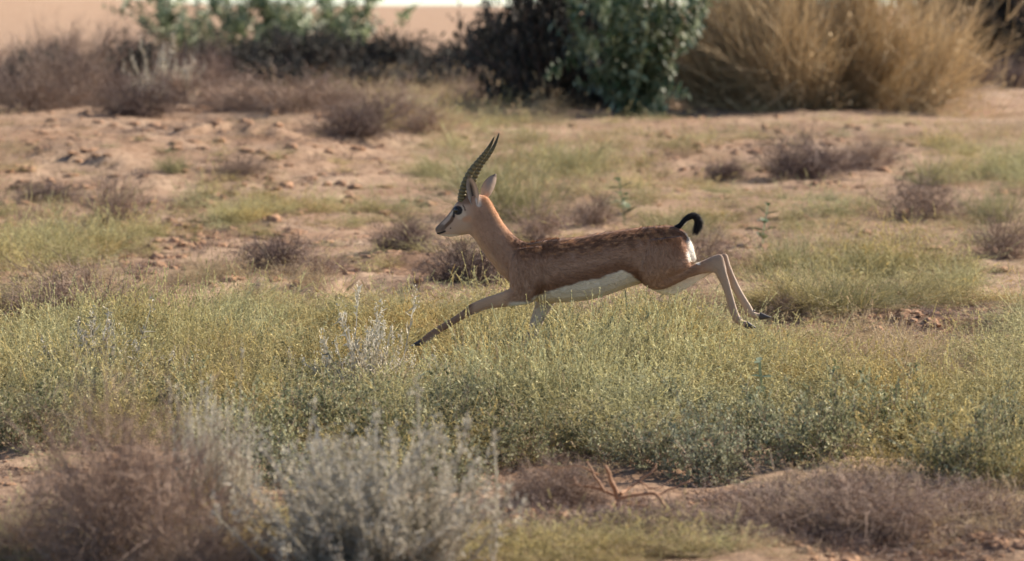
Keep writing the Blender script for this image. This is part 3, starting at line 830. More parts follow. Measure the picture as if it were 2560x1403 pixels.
# ---- ears: cupped leaf shapes with thickness
def ear(base, tip, wmax, y0, y1, cup, skew, inner_front):
    U, Wn = 22, 13
    b, t = np.array(base, float), np.array(tip, float); ax = t - b; nrm = np.array([-ax[1], ax[0]]) / np.hypot(*ax)
    V, C = [], []
    for layer in (0, 1):
        for i in range(U):
            u = i / (U - 1)
            w = max(0.25, wmax * float(np.interp(u, [0, .12, .3, .5, .7, .85, .95, 1], [.5, .72, .97, 1.0, .82, .52, .22, .03])))
            for k in range(Wn):
                s = k / (Wn - 1) * 2 - 1
                c = b + ax * u + nrm * (w * s + skew * math.sin(math.pi * u))
                dy = lerp(y0, y1, u) + cup * (1 - s * s) * S_M * w * (1 - 0.3 * u) + (0.0022 if layer else -0.0)
                V.append(gp(c[0], c[1], dy))
                inside = (layer == 0) == inner_front
                e = abs(s)
                if inside:
                    col = np.array((0.50, 0.42, 0.35))
                    dk = (1 - sstep(0.12, 0.55, abs(s + 0.05))) * sstep(0.9, 0.6, u)
                    col = col * (1 - dk) + np.array((0.025, 0.02, 0.02)) * dk
                    st = (0.5 + 0.5 * math.sin(s * 14)) * 0.35
                    col = col * (1 - st) + np.array((0.62, 0.54, 0.46)) * st
                else:
                    col = lerp(np.array((0.60, 0.45, 0.33)), np.array((0.42, 0.31, 0.24)), u)
                if e > 0.86: col = col * 0.5 + np.array((0.06, 0.045, 0.04)) * 0.5 if u > 0.3 else col
                if u > 0.9: col = col * 0.5
                C.append(col)
    V = np.array(V); n = U * Wn
    idx = np.arange(n).reshape(U, Wn)
    Qa = np.stack([idx[:-1, :-1], idx[:-1, 1:], idx[1:, 1:], idx[1:, :-1]], -1).reshape(-1, 4)
    rim = []
    loop = list(idx[:, 0]) + list(idx[-1, 1:]) + list(idx[::-1, -1][1:]) + list(idx[0, ::-1][1:])
    for p, q in zip(loop[:-1], loop[1:]): rim.append([p, q, q + n, p + n])
    me = np_mesh('ear', V, quads=np.concatenate([Qa, Qa[:, ::-1] + n, np.array(rim)]), smooth=True)
    set_col(me, np.array(C))
    return me
gpart('ear', ear((1187, 512), (1171.5, 436), 15.0, -.036, -.058, 1.2, 1.5, True), mat=M['fur'])
gpart('ear', ear((1208, 497), (1240, 436), 15.5, .034, .055, -1.0, -2.5, False), mat=M['fur'])

# ---- eyes
def ball(name, c, r, sx=1, sy=1, sz=1):
    import bmesh
    bm = bmesh.new(); bmesh.ops.create_uvsphere(bm, u_segments=24, v_segments=16, radius=1)
    me = bpy.data.meshes.new(name); bm.to_mesh(me); bm.free()
    me.transform(Matrix.Translation(Vector(c)) @ Matrix.Diagonal((r * sx, r * sy, r * sz, 1)))
    me.polygons.foreach_set('use_smooth', np.ones(len(me.polygons), bool))
    return me
ey = hy(1147)
gpart('eye', ball('eye', gp(1145, 525.5, ey - 0.0225), 0.0172, 1.0, 0.75, 0.92), mat=M['eye'])
gpart('eye', ball('eye', gp(1147, 525.5, ey + 0.0265), 0.0172, 1.0, 0.75, 0.92), mat=M['eye'])

# ---- tail
tp = smooth_path([(1688, 571), (1698, 566), (1706, 557.5), (1714, 549), (1724, 542), (1734, 540.5), (1742, 546), (1745.5, 555), (1745, 565), (1742, 573)], 60)
tt = np.linspace(0, 1, 60)
tpath = np.array([gp(a, b, 0.0) for a, b in tp])
tr_ = np.interp(tt, [0, 0.15, 0.4, 0.65, 0.85, 1], [8.0, 6.2, 7.2, 9.0, 9.5, 3.0]) * S_M
V, Qd, Tr = tube(tpath, tr_, 14, 0.8)
tme = np_mesh('tail', V, quads=Qd, tris=Tr, smooth=True)
def tail_col(Vv):
    x, y = px_of(Vv)
    c = np.tile(np.array((0.020, 0.017, 0.018)), (len(Vv), 1))
    w = sstep(1.0, 4.0, (x - poly_y(y, [(536, 1730), (545, 1720), (556, 1711), (566, 1704), (575, 1700)]))) * sstep(550, 560, y) * sstep(1735, 1725, x)
    return c * (1 - w[:, None]) + WHT * w[:, None]
set_col(tme, tail_col(V))
tail = gpart('tail', tme, mat=M['hide'])
r = np.random.default_rng(3); n = 4200
ti = r.integers(3, 60, n); ang = r.uniform(0, 6.283, n)
tg = unit(np.gradient(tpath, axis=0)); uu = unit(np.cross(tg, [0, 1.0, 0])); vv = np.cross(tg, uu)
nn_ = uu[ti] * np.cos(ang)[:, None] + vv[ti] * np.sin(ang)[:, None]
hv = tpath[ti] + nn_ * tr_[ti][:, None]
th = hair(hv, nn_, tg[ti], r.uniform(0.006, 0.024, n) * (0.4 + 1.3 * tt[ti] ** 1.5), np.full(n, 0.0011), np.clip(tail_col(hv) * r.uniform(0.6, 1.6, n)[:, None], 0, 0.9), 'tail_hair', 0.3)
th_o = gpart('tail_hair', th, parent=tail, mat=M['fur']); th_o['kind'] = 'stuff'

# ---- hooves: two pointed claws each, and dew claws above them
def hoof(top_a, top_b, tip, sole, y):
    """a pair of claws: top_a / top_b the two edges at the coronet, tip the toe, sole the heel"""
    V, Qd, Tr, n = [], [], [], 0
    for sgn in (-1, 1):
        secs = [((top_a), (top_b), .0062), ((lerp(top_a[0], tip[0], .35), lerp(top_a[1], tip[1], .35)), (lerp(top_b[0], sole[0], .8), lerp(top_b[1], sole[1], .8)), .0066),
                ((lerp(top_a[0], tip[0], .75), lerp(top_a[1], tip[1], .75)), (lerp(sole[0], tip[0], .55), lerp(sole[1], tip[1], .55)), .0048),
                ((tip[0], tip[1] - .4), (tip[0], tip[1] + .4), .0012)]
        v, q, t, _ = loft([(a, b, w, y + sgn * .0064) for a, b, w in secs], power=2.4)
        V.append(v); Qd.append(q + n); Tr.append(t + n); n += len(v)
    return np_mesh('hoof', np.concatenate(V), quads=np.concatenate(Qd), tris=np.concatenate(Tr), smooth=True)
gpart('hoof', hoof((1866, 800), (1859, 815.5), (1890, 817.5), (1868, 820), -.048), mat=M['hoof'])
gpart('hoof', hoof((1903, 783), (1896, 800), (1930, 795), (1903, 803), .046), mat=M['hoof'])
gpart('hoof', hoof((1049, 848), (1057, 859), (1026, 862), (1050, 863), -.042), mat=M['hoof'])
gpart('hoof', hoof((1390, 926), (1387, 937), (1408, 939), (1392, 940), .046), mat=M['hoof'])
for (a, b, c, d, y) in ((1847, 790, 1852, 796, -.048), (1884, 777, 1890, 782, .046), (1078, 851, 1073, 857, -.042)):
    p = np.array([gp(lerp(a, c, s), lerp(b, d, s), y) for s in np.linspace(0, 1, 8)])
    V, Qd, Tr = tube(p, np.array([.3, .8, 1, 1, .95, .8, .55, .15]) * 0.0040, 10, 1.6)
    gpart('dew_claw', np_mesh('dew_claw', V, quads=Qd, tris=Tr, smooth=True), mat=M['hoof'])

# ------------------------------------------------------------------ plants that can be told apart
KINDS = {}
def kind(key, fn, seeds):
    KINDS[key] = [fn(s) for s in seeds]
kind('dry', lambda s: make_dry(s), (11, 12, 13, 14))
kind('dry_dense', lambda s: make_dry(s, 'twig', 90, 1500, 6500, 0.0036), (15, 16))
kind('dry_dark', lambda s: make_dry(s, 'twig_dark', 80, 1000, 4200, 0.0050), (21, 22, 23))
kind('wisp', lambda s: make_wisp(s, base=0.2, lmin=0.35), (31, 32, 33))
kind('wisp_dense', lambda s: make_wisp(s, 300, 2600, 'grass', 0.0042, 0.85, 2600, 0.15, 0.28, 0.3), (34, 35))
kind('sage', lambda s: make_leafy(s), (41, 42, 43, 44))
kind('silver', lambda s: make_silver(s), (51, 52))
kind('silver_big', lambda s: make_silver(s, 260, 60, 0.09, 0.007), (53, 54))
kind('dark', lambda s: make_leafy(s, 'dark', 110, 900, 9000, 0.06, 0.022, 'twig_dark'), (61, 62))
kind('straw', lambda s: make_wisp(s, 300, 1400, 'straw', 0.0034, 0.5, 900), (71, 72))
kind('tan_big', lambda s: make_wisp(s, 1000, 9000, 'tan', 0.0030, 0.55, 3000, 0.6, 0.22, 0.5, 26), (81, 82))
kind('milk_big', lambda s: make_milkweed(s, 22, 10, 0.155, 1.9, 0.45, 110, 0.05), (91,))
kind('milk_far', lambda s: make_milkweed(s, 16, 9, 0.17, 1.9, 0.5, 60, 0.08), (92, 93))
kind('milk_pale', lambda s: make_milkweed(s, 1, 6, 0.12, 0.36, 0.06, 0, 0.25, 0.8), (94,))
kind('milk_teal', lambda s: make_milkweed(s, 1, 5, 0.14, 0.36, 0.06, 0, 0.25, 3.0), (97,))
kind('milk_low', lambda s: make_milkweed(s, 6, 3, 0.050, 0.24, 0.7, 0, 0.5, 0.8), (96,))
_used = {}
def plant(key, name, x, y, R, H, label, category, group=None, rot=None, sink=0.01):
    var = KINDS[key]; i = _used.get(key, 0); _used[key] = i + 1
    parts_ = var[i % len(var)]
    o = empty(name, (x, y, T(x, y) - sink))
    o.rotation_euler = (0, 0, RNG.uniform(0, 6.283) if rot is None else rot)
    o.scale = (R, R, H)
    for pn_, me in parts_:
        c = bpy.data.objects.new(pn_, me); COL.objects.link(c); c.parent = o
    return tag(o, label, category, group)

def bush(key, name, px, py, wpx, hpx, label, category='bush', group=None, D=None, x=None):
    """foot point (px, py) and size are read off the photograph, turned into metres on the ground"""
    if D is None: gx_, D = ground_at(px, py)
    else: gx_ = (px - W_PX / 2) / F_PX * D
    return plant(key, name, gx_, D, wpx / 2 * D / F_PX, hpx * D / F_PX, label, category, group)

# ---- far scrub, behind the rise
G_DK = 'shade-darkened scrub row behind the rise'
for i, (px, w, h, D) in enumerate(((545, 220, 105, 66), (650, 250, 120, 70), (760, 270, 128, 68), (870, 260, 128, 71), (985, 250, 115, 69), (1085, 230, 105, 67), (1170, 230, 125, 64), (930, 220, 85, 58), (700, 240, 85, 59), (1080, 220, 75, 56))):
    bush('dark', 'dark_scrub_bush', px, 0, w, h, 'low scrub bush coloured dark for shade in the row behind the sandy rise', 'bush', G_DK, D=D)  # the row's shade is carried by its dark leaf colour
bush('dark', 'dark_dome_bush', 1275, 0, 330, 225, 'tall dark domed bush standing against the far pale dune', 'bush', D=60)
for i, (px, D, lab) in enumerate(((470, 90, 'far sparse broad-leaved shrub standing alone before the pale dune slope'), (610, 84, 'far broad-leaved green shrub rising behind the orange dry clumps'),
                                  (740, 80, 'far broad-leaved green shrub in the middle of the far green clump'), (880, 82, 'far broad-leaved green shrub at the open end of the clump beside the gap'))):
    x = (px - 1280) / F_PX * D
    plant('milk_far', 'milkweed_shrub', x, D, 1.05, 1.05, lab, 'shrub', 'far milkweed shrubs')
for px, w, h, D in ((110, 200, 120, 57), (330, 220, 130, 55), (450, 190, 115, 59)):
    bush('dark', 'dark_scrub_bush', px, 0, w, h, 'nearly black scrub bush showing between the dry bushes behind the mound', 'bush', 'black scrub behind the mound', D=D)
for px, w, h, D in ((420, 110, 120, 66), (545, 120, 120, 68)):
    bush('straw', 'dry_grass_clump', px, 0, w, h, 'orange dry grass clump below the far green shrubs', 'grass clump', 'dry clumps below the far shrubs', D=D)
for px, w, h, D in ((40, 230, 130, 58), (150, 220, 150, 62), (290, 220, 155, 60), (390, 200, 130, 56), (500, 190, 110, 58), (220, 230, 100, 50), (60, 250, 100, 48)):
    bush('dry_dark', 'dry_bush', px, 0, w, h, 'dark brown dry bush in the hazy row behind the mound crest', 'bush', 'dry bushes behind the mound', D=D)

# ---- the big bushes on the rise
bush('tan_big', 'broom_bush', 2080, 0, 760, 560, 'huge tan broom-like bush with fine upright twigs on the rise', 'bush', D=45.5)
bush('tan_big', 'broom_bush', 1830, 0, 440, 500, 'tan twiggy bush squeezed between the big broom bush and the broad-leaved shrub', 'bush', D=46.5)
plant('milk_big', 'milkweed_shrub', (1570 - 1280) / F_PX * 44, 44, 0.80, 1.1, 'tall broad-leaved green shrub with pale drooping leaves beside the tan bush', 'shrub')
bush('dark', 'shaded_bush', 1360, 0, 330, 400, 'dense bush coloured dark as the shaded side of the broad-leaved shrub', 'bush', D=46)  # stands for the shaded side; the shade is in its leaf colour
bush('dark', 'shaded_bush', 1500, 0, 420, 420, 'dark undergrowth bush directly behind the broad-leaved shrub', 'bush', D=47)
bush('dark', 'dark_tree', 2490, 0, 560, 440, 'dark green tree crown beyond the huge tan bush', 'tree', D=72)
for px, w, h, D in ((2440, 160, 80, 62), (2545, 150, 90, 60)):
    bush('dry_dark', 'dry_bush', px, 0, w, h, 'dark dry bush on bare soil under the dark tree', 'bush', 'dry bushes under the dark tree', D=D)

# ---- crest of the mound on the left
for i, (px, D, w, h, k, lab) in enumerate((
    (70, 37.5, 340, 150, 'dry', 'wide grey-brown dry bush at the far end of the mound crest'),
    (200, 38.5, 300, 165, 'dry', 'taller grey-brown dry bush on the mound crest behind its neighbours'),
    (350, 36, 240, 110, 'dry_dark', 'dark round dry bush on the mound crest below the silvery plant'),
    (590, 37, 330, 90, 'dry', 'pinkish dry bush on the mound crest above the eroded ledge'),
    (730, 36.5, 320, 100, 'dry', 'full pinkish dry bush on the middle of the mound crest'),
    (880, 35, 230, 95, 'dry_dark', 'dark dry bush at the foot of the mound crest'),
    (960, 36.5, 300, 95, 'dry', 'faded dry bush where the mound crest drops to the plain'),
    (480, 38.5, 240, 105, 'dry', 'thin dry bush beside the silvery plant on the crest'),
    (830, 38, 280, 85, 'dry', 'pale dry bush behind the dark one on the crest'))):
    bush(k, 'dry_bush', px, 0, w, h, lab, 'bush', 'dry bushes on the mound crest', D=D)
bush('silver', 'silvery_shrub', 420, 0, 230, 150, 'silvery upright plant standing out above the mound crest bushes', 'shrub', D=39)
# ---- middle distance, dry twig bushes
for (px, py, w, h, k, lab) in (
    (290, 560, 230, 130, 'dry', 'brown dry bush on the bare sand slope below the mound'),
    (600, 430, 190, 50, 'dry', 'low flattened dry bush on the sandy slope'),
    (680, 672, 210, 90, 'dry_dark', 'dark brown dry bush at the edge of the eroded soil bank'),
    (790, 690, 170, 60, 'dry', 'small dry bush beside the dark one on the soil bank'),
    (1010, 625, 190, 90, 'dry_dark', 'dark dry bush under the gazelle\'s chin'),
    (1165, 705, 300, 120, 'dry_dark', 'brown dry bush in front of the gazelle\'s chest'),
    (1340, 600, 260, 85, 'dry', 'reddish dry bush behind the gazelle\'s neck'),
    (1480, 560, 220, 80, 'dry', 'dull dry bush beyond the gazelle\'s back'),
    (2020, 447, 300, 112, 'dry_dark', 'dark purplish dry bush on the sand below the huge tan bush'),
    (2290, 548, 260, 125, 'dry', 'mauve dry bush on the sand beside the green grass'),
    (1805, 447, 140, 55, 'dry_dark', 'small dark dry bush next to the purplish one'),
    (2180, 415, 190, 70, 'dry', 'faded dry bush behind the purplish one'),
    (1180, 262, 220, 75, 'dry', 'mauve dry bush before the dark domed bush'),
    (1040, 330, 240, 70, 'dry', 'dull dry bush at the foot of the rise'),
    (1760, 655, 240, 95, 'dry', 'brown dry bush beyond the gazelle\'s raised tail'),
    (1960, 800, 190, 60, 'dry', 'small brown dry bush behind the gazelle\'s hind hooves'),
    (1560, 800, 260, 60, 'dry', 'low brown dry bush behind the gazelle\'s belly'),
    (1700, 810, 230, 70, 'dry', 'low brown dry bush below the gazelle\'s thigh'),
    (120, 500, 200, 45, 'dry_dark', 'flat dark dry bush on the sand slope at the mound foot'),
    (180, 815, 480, 150, 'dry_dense', 'wide matted pinkish-brown bush among the grass'),
    (2510, 640, 200, 130, 'dry', 'grey dry bush at the edge of the reddish soil'),
    (2330, 960, 330, 90, 'straw', 'pale fluffy dry grass clump before the reddish soil')):
    bush(k, 'dry_grass_clump' if k == 'straw' else 'dry_bush', px, py, w, h, lab, 'grass clump' if k == 'straw' else 'bush', None if k == 'straw' else 'dry twig bushes of the plain')
# ---- wispy green bushes
for (px, py, w, h, k, lab) in (
    (1270, 548, 430, 190, 'wisp', 'wispy green bush rising behind the gazelle\'s horns'),
    (1960, 760, 300, 100, 'wisp_dense', 'low yellow-green wispy bush just behind the flung-back hooves'),
    (2180, 700, 360, 110, 'wisp', 'hazy olive wispy bush between the yellow-green ones and the mauve bush'),
    (2380, 720, 260, 80, 'wisp', 'sparse olive wispy bush at the edge of the reddish soil'),
    (1190, 470, 260, 110, 'wisp', 'faded wispy bush beyond the tips of the horns'),
    (1430, 430, 300, 110, 'wisp', 'pale wispy bush at the foot of the broad-leaved shrub'),
    (2070, 775, 400, 150, 'wisp_dense', 'large yellow-green wispy bush behind the gazelle\'s hooves'),
    (2250, 770, 330, 110, 'wisp_dense', 'yellow-green wispy bush bordering the reddish soil'),
    (1980, 690, 260, 130, 'wisp', 'thin green wispy bush behind the large yellow-green one'),
    (2490, 445, 220, 90, 'wisp_dense', 'bright green wispy bush below the dark tree'),
    (2330, 460, 200, 90, 'wisp', 'pale wispy bush between the purplish bush and the bright green one'),
    (120, 650, 330, 110, 'wisp_dense', 'yellow-green wispy bush on the slope above the matted bush'),
    (250, 630, 200, 80, 'wisp_dense', 'small yellow-green wispy bush beside the larger one on the slope'),
    (590, 548, 180, 70, 'wisp_dense', 'yellow-green wispy bush on bare sand above the soil bank'),
    (430, 430, 130, 65, 'wisp', 'lone green wispy tuft on the pale sand slope'),
    (1690, 600, 260, 110, 'wisp_dense', 'yellow-green wispy bush beyond the gazelle\'s rump'),
    (2480, 560, 220, 120, 'wisp', 'greyish wispy bush beside the mauve dry bush'),
    (1080, 440, 200, 80, 'wisp', 'small faded wispy bush on the sand left of the horns\' bush')):
    lab = lab.replace('on the sand left of the horns\' bush', 'on the sand before the wispy bush of the horns')
    bush(k, 'wispy_bush', px, py, w, h, lab, 'bush', 'wispy green bushes')
# ---- young milkweeds
bush_lab = ((1562, 566, 130, 'young broad-leaved plant with pale leaves beyond the gazelle\'s back'), (1908, 618, 112, 'young broad-leaved plant with dark green leaves behind the raised tail'))
for i, (px, py, h, lab) in enumerate(bush_lab):
    x, D = ground_at(px, py)
    s_ = h * D / F_PX / 0.36
    plant(('milk_pale', 'milk_teal')[i], 'milkweed_sapling', x, D, s_, s_, lab, 'plant', 'young milkweed plants')
x, D = ground_at(2005, 1040)
plant('milk_low', 'milkweed_sapling', x, D, 1.35, 0.75, 'low broad-leaved sapling poking out of the grey-green shrubs', 'plant', 'young milkweed plants')
# ---- grey-green leafy shrubs of the foreground
B_ = 'grey-green small-leaved shrub in the dense belt before the gazelle'
for row in ((60, 1120, 330, 170, 'grey-green small-leaved shrub behind the low dark-brown twig bush'), (240, 1050, 320, 150), (430, 1060, 330, 150), (620, 1160, 330, 200, 'grey-green shrub rising behind the narrow silvery one'),
            (800, 1100, 330, 170), (960, 1150, 330, 190), (1130, 1120, 300, 170), (1290, 1150, 300, 150, 'grey-green shrub at the end of the belt above the purplish twig bush'),
            (720, 1230, 300, 150, 'grey-green shrub tucked behind the large silvery shrub'), (900, 1240, 320, 140, 'low grey-green shrub hidden behind the large silvery shrub\'s middle'), (1100, 1230, 320, 150, 'low grey-green shrub between the large silvery shrub and the belt'),
            (1620, 1170, 300, 150, 'grey-green shrub just behind the forked dead branch'), (1770, 1210, 330, 190, 'full grey-green shrub beside the forked dead branch'), (1900, 1140, 300, 170), (2060, 1160, 360, 210, 'wide grey-green shrub holding the low broad-leaved sapling'),
            (2230, 1140, 340, 210, 'tall dark grey-green shrub behind the wide purplish twig bush'), (2420, 1230, 330, 210, 'yellowish grey-green shrub behind the thin pale twig bush'), (2540, 1150, 260, 180, 'grey-green shrub ending the belt beside the bare reddish soil'),
            (1460, 1130, 280, 120), (100, 1000, 280, 110), (1720, 1070, 260, 120)):
    px, py, w, h = row[:4]
    if len(row) > 4: bush('sage', 'grey_green_shrub', px, py, w, h, row[4], 'shrub')
    else: bush('sage', 'grey_green_shrub', px, py, w, h, B_, 'shrub', 'grey-green shrub belt')
# ---- silvery shrubs
bush('silver_big', 'silvery_shrub', 940, 0, 700, 350, 'large pale silvery shrub beside the rounded brown twig bush', 'shrub', D=10.1)
bush('silver_big', 'silvery_shrub', 520, 0, 260, 350, 'narrow silvery shrub squeezed between the brown twig bush and the large silvery one', 'shrub', D=10.9)
bush('silver', 'silvery_shrub', 230, 1000, 400, 220, 'silvery narrow-leaved shrub in the grass below the matted bush', 'shrub')
bush('silver', 'silvery_shrub', 920, 1005, 330, 250, 'silvery narrow-leaved shrub with tall shoots under the gazelle\'s front hoof', 'shrub')
bush('silver', 'silvery_shrub', 1120, 1010, 240, 115, 'shorter silvery shrub beside the tall-shooted one under the hoof', 'shrub')
bush('silver', 'silvery_shrub', 720, 985, 150, 100, 'small silvery plant alone in the yellow grass', 'shrub')
# ---- dry bushes of the foreground
bush('dry_dense', 'dry_bush', 310, 0, 560, 430, 'tall rounded brown twig bush beside the large silvery shrub', 'bush', D=10.4)
bush('dry_dense', 'dry_bush', 520, 0, 420, 210, 'low brown twig bush at the foot of the tall rounded one', 'bush', D=10.1)
bush('dry_dense', 'dry_bush', 60, 0, 340, 170, 'low dark-brown twig bush on the open side of the tall rounded one', 'bush', D=10.6)
bush('dry_dense', 'dry_bush', 1385, 1265, 300, 120, 'purplish twig bush tangled around the dead branch', 'bush')
bush('dry_dense', 'dry_bush', 2130, 1345, 620, 170, 'wide purplish twig bush on bare soil before the grey-green belt', 'bush')
bush('dry', 'dry_bush', 2430, 1330, 380, 120, 'thin pale twig bush on bare soil beside the wide purplish one', 'bush')
bush('dry', 'dry_bush', 1680, 1345, 300, 75, 'thin brown twig bush below the forked dead branch', 'bush')

# ---- forked dead branch
def limb(pts, r0, r1, parent, name='limb', seed=0):
    p = smooth_path(pts, 40); t = np.linspace(0, 1, 40)
    rr = lerp(r0, r1, t) * (1 + 0.12 * noise2(t * 9, seed + 0.5, seed))
    p = p + np.stack([noise2(t * 6, seed + 1.5, 1), noise2(t * 6, seed + 2.5, 2), noise2(t * 6, seed + 3.5, 3)], -1) * 0.006
    V, Qd, Tr = tube(p, rr, 8, 1.0)
    me = np_mesh(name, V, quads=Qd, tris=Tr, smooth=True, tone=np.clip(0.5 + 0.5 * noise2(np.arange(len(V)) * 0.13, seed + .3, 4), 0, 1))
    return mesh_obj(name, me, parent, M['wood'])
bx_, bD = ground_at(1548, 1290)
dead = empty('dead_branch', (bx_, bD, T(bx_, bD)))
tag(dead, 'forked orange-brown dead branch lying among dry twigs', 'branch')
m = bD / F_PX
def bp(px, py, dy=0.0): return np.array([(px - 1548) * m, dy - 0.05, (1272 - py) * m])
limb([bp(1546, 1262), bp(1545, 1232), bp(1528, 1190, -.02), bp(1508, 1152, -.04)], .010, .0045, dead, 'stub', 1)
limb([bp(1546, 1236), bp(1590, 1228, .02), bp(1640, 1231, .03), bp(1668, 1262, -.02), bp(1690, 1275, -.05)], .007, .0025, dead, 'limb', 2)
limb([bp(1550, 1228), bp(1590, 1205, .05), bp(1630, 1180, .07), bp(1644, 1158, .08)], .0055, .002, dead, 'limb', 3)
limb([bp(1540, 1232), bp(1500, 1218, .03), bp(1450, 1210, .06), bp(1435, 1190, .09)], .0055, .002, dead, 'limb', 4)
limb([bp(1516, 1222, .01), bp(1490, 1185, .02), bp(1470, 1150, .04)], .005, .002, dead, 'limb', 5)
limb([bp(1546, 1240), bp(1530, 1252, -.03), bp(1527, 1266, -.05)], .005, .003, dead, 'limb', 6)
limb([bp(1640, 1231, .03), bp(1690, 1217, .06), bp(1730, 1205, .08)], .004, .0015, dead, 'limb', 7)
for k_, pts in enumerate(([bp(1495, 1180, .03), bp(1440, 1160, .05), bp(1380, 1170, .08)], [bp(1450, 1210, .06), bp(1400, 1215, .06), bp(1360, 1235, .04)], [bp(1600, 1200, .05), bp(1640, 1215, .03), bp(1680, 1195, .06)])):
    limb(pts, .003, .001, dead, 'twig', 10 + k_)

# ---- single dry sticks
def stick(px, py, pts, r0, label, name='dry_stick'):
    x_, D_ = ground_at(px, py); q = D_ / F_PX
    o = empty(name, (x_, D_, T(x_, D_)))
    tag(o, label, 'stick', 'single dry sticks')
    limb([np.array([(a - px) * q, c, (py - b) * q - 0.004]) for a, b, c in pts], r0, r0 * 0.4, o, 'shaft', int(px) % 50)
stick(1145, 1060, [(1145, 1060, 0), (1162, 1010, -.01), (1182, 975, .0), (1197, 925, .02)], .0035, 'thin reddish dry stick leaning up through the grass under the gazelle')
stick(2400, 850, [(2400, 850, 0), (2385, 825, .0), (2370, 805, .02)], .0035, 'pale dry stick rising from the reddish soil, one arm of a V')
stick(2410, 852, [(2410, 852, 0), (2428, 830, .0), (2448, 808, -.02)], .0035, 'pale dry stick leaning the other way in the V on reddish soil')
stick(2050, 1372, [(2050, 1372, 0), (2100, 1362, .02), (2150, 1368, .0), (2180, 1384, -.03)], .0030, 'pale curved dry stick lying before the wide purplish twig bush')
stick(2440, 1300, [(2470, 1290, 0), (2490, 1275, .0), (2510, 1250, .03)], .0028, 'bleached dry stick poking from the thin pale twig bush')

# ------------------------------------------------------------------ cover that nobody could count
tg_grass = [make_tuft(200 + i) for i in range(5)]
tg_straw = [make_tuft(220 + i, 26, 'straw', lean=0.75, specks=120) for i in range(4)]
P = []
# belt of yellow-green grass the gazelle runs through
P.append(zone(950, 930, 1000, 150, 1300, 0.20, 0.32, 0.12, 0.20))
P.append(zone(1560, 960, 420, 130, 560, 0.22, 0.34, 0.15, 0.24))
P.append(zone(1600, 860, 180, 60, 90, 0.22, 0.30, 0.15, 0.22))
P.append(zone(420, 870, 460, 100, 420, 0.18, 0.28, 0.11, 0.18))
P.append(zone(1400, 1060, 330, 90, 260, 0.18, 0.28, 0.12, 0.20))
P.append(zone(1880, 960, 260, 90, 200, 0.20, 0.30, 0.11, 0.19))
P.append(zone(2350, 1100, 260, 120, 260, 0.20, 0.30, 0.14, 0.26))
P.append(zone(2500, 970, 130, 70, 80, 0.18, 0.28, 0.10, 0.18))
P.append(zone(300, 990, 420, 130, 320, 0.18, 0.28, 0.12, 0.20))
P.append(zone(900, 1080, 420, 110, 260, 0.18, 0.28, 0.11, 0.19))
P.append(zone(750, 1390, 420, 40, 60, 0.16, 0.24, 0.08, 0.15))
P.append(zone(1500, 1385, 380, 50, 90, 0.14, 0.24, 0.04, 0.075))
P.append(zone(60, 1380, 120, 50, 30, 0.16, 0.24, 0.08, 0.15))
# patches further off
P.append(zone(130, 640, 220, 60, 120, 0.20, 0.34, 0.12, 0.20))
P.append(zone(590, 530, 140, 40, 26, 0.20, 0.34, 0.10, 0.18))
P.append(zone(2150, 700, 300, 60, 100, 0.22, 0.36, 0.12, 0.22))
P.append(zone(1850, 520, 300, 60, 60, 0.25, 0.40, 0.10, 0.18))
P.append(zone(1350, 420, 340, 80, 80, 0.28, 0.45, 0.12, 0.22))
P.append(zone(1120, 300, 260, 40, 70, 0.35, 0.6, 0.16, 0.28))
P.append(zone(1850, 330, 500, 40, 40, 0.30, 0.5, 0.08, 0.16))
P.append(zone(2480, 420, 160, 50, 60, 0.28, 0.45, 0.12, 0.24))
P.append(zone(850, 560, 260, 60, 50, 0.20, 0.34, 0.08, 0.16))
P.append(zone(500, 480, 600, 120, 70, 0.16, 0.34, 0.05, 0.12))
P.append(zone(2200, 560, 400, 70, 50, 0.20, 0.34, 0.08, 0.18))
P.append(zone(1280, 650, 500, 60, 60, 0.16, 0.28, 0.07, 0.14))
P.append(zone(2100, 1010, 500, 60, 90, 0.16, 0.28, 0.09, 0.17))
P += [zone(-500, 900, 480, 200, 420, 0.2, 0.32, 0.1, 0.22), zone(3000, 950, 430, 180, 380, 0.2, 0.32, 0.1, 0.22), zone(-400, 560, 420, 100, 140, 0.2, 0.34, 0.1, 0.2), zone(2950, 560, 380, 120, 140, 0.2, 0.34, 0.1, 0.2)]     # the plain goes on to both sides
scatter('grass', 'yellow-green wispy grass covering the plain in patches', 'grass', tg_grass, np.concatenate(P))
P = [zone(420, 760, 430, 60, 160, 0.16, 0.26, 0.09, 0.16), zone(2250, 920, 180, 60, 120, 0.18, 0.30, 0.12, 0.20), zone(1700, 800, 500, 60, 150, 0.16, 0.28, 0.08, 0.15),
     zone(1200, 960, 1200, 180, 420, 0.16, 0.26, 0.10, 0.18), zone(1900, 460, 600, 150, 130, 0.2, 0.4, 0.07, 0.16), zone(700, 430, 700, 130, 80, 0.16, 0.34, 0.04, 0.10),
     zone(1350, 420, 360, 90, 60, 0.25, 0.4, 0.10, 0.2), zone(2150, 680, 380, 90, 60, 0.2, 0.34, 0.08, 0.18),
     zone(1100, 260, 420, 50, 170, 0.4, 0.7, 0.18, 0.30), zone(2250, 1290, 420, 90, 90, 0.12, 0.24, 0.03, 0.08), zone(2420, 330, 260, 40, 40, 0.3, 0.5, 0.08, 0.16),
     zone(1500, 1385, 420, 50, 90, 0.14, 0.24, 0.03, 0.06)]
P += [zone(-450, 760, 500, 250, 200, 0.16, 0.3, 0.07, 0.16), zone(3000, 760, 450, 300, 200, 0.16, 0.3, 0.07, 0.16), zone(-300, 380, 400, 80, 120, 0.25, 0.5, 0.1, 0.25), zone(2900, 380, 380, 80, 120, 0.25, 0.5, 0.1, 0.25)]
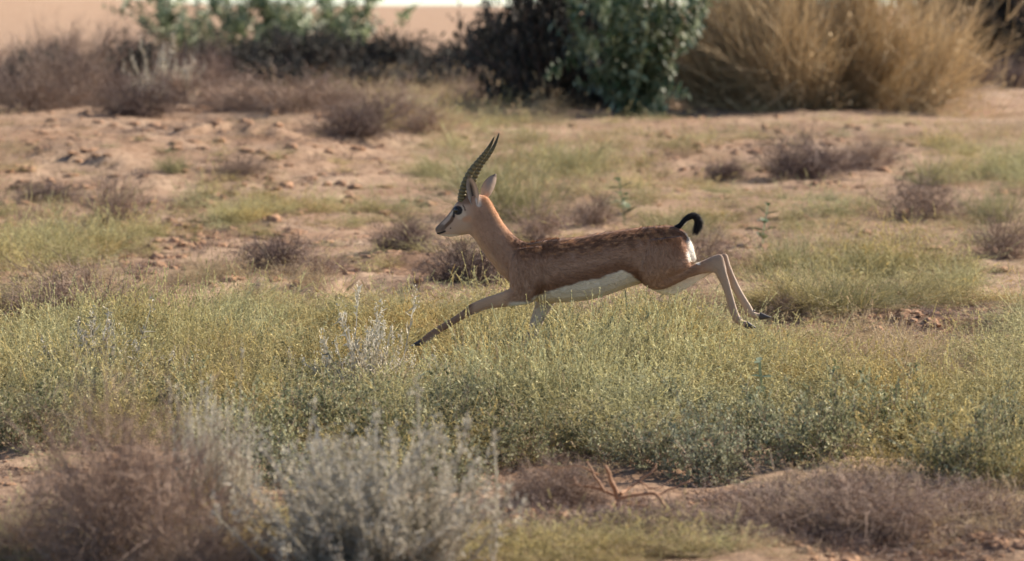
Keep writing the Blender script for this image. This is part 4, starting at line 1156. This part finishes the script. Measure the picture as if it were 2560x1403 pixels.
scatter('dry_grass', 'straw-coloured dry grass mixed through the green', 'grass', tg_straw, np.concatenate(P))
# tiny dry litter and dark seedlings on the bare sand
lit = [make_dry(240 + i, 'twig_dark', 12, 60, 120, 0.012)[1][1] for i in range(3)] + [make_dry(250 + i, 'twig', 12, 60, 120, 0.012)[1][1] for i in range(2)]
P = [zone(450, 420, 620, 150, 520, 0.04, 0.22, 0.015, 0.08), zone(600, 650, 560, 80, 600, 0.03, 0.12, 0.015, 0.05), zone(2330, 830, 330, 90, 700, 0.03, 0.13, 0.015, 0.05), zone(2200, 1310, 450, 110, 380, 0.03, 0.13, 0.02, 0.06),
     zone(1500, 700, 900, 110, 300, 0.04, 0.14, 0.015, 0.05), zone(2100, 480, 500, 160, 380, 0.05, 0.2, 0.02, 0.06), zone(1300, 1330, 900, 80, 160, 0.03, 0.1, 0.02, 0.05), zone(1550, 1310, 330, 90, 330, 0.05, 0.14, 0.02, 0.06), zone(80, 1250, 260, 140, 120, 0.03, 0.1, 0.02, 0.05)]
scatter('dry_litter', 'dark dry plant litter strewn over bare sand', 'litter', lit, np.concatenate(P))
def clod(seed):
    r = np.random.default_rng(seed)
    import bmesh
    bm = bmesh.new(); bmesh.ops.create_icosphere(bm, subdivisions=2, radius=1)
    for v in bm.verts:
        n_ = 1 + 0.35 * float(noise3(v.co.x * 1.6 + seed, v.co.y * 1.6, v.co.z * 1.6, seed)) + 0.12 * r.normal()
        v.co *= n_; v.co.z *= 0.6
    me = bpy.data.meshes.new('clod'); bm.to_mesh(me); bm.free(); me.materials.append(M['clod'])
    return me
M['clod'] = plant_mat('sand_clod', (0.34, 0.20, 0.115), (0.50, 0.33, 0.21), 0.0, 0.95, 0.2)
P = [zone(450, 420, 650, 160, 1500, 0.006, 0.06, pw=4), zone(600, 650, 560, 80, 1400, 0.004, 0.05, pw=4), zone(2330, 840, 330, 100, 1500, 0.004, 0.045, pw=4), zone(2150, 1320, 560, 110, 1800, 0.003, 0.026, pw=4), zone(1500, 720, 900, 100, 900, 0.005, 0.035, pw=4),
     zone(2100, 480, 560, 170, 1200, 0.006, 0.06, pw=4), zone(80, 1250, 260, 140, 500, 0.003, 0.025, pw=4), zone(1300, 330, 1300, 60, 600, 0.01, 0.06, pw=4), zone(1500, 1330, 400, 80, 700, 0.003, 0.02, pw=3)]
scatter('soil_clods', 'small clods of orange soil strewn over the sand', 'soil', [clod(i) for i in range(4)], np.concatenate(P))
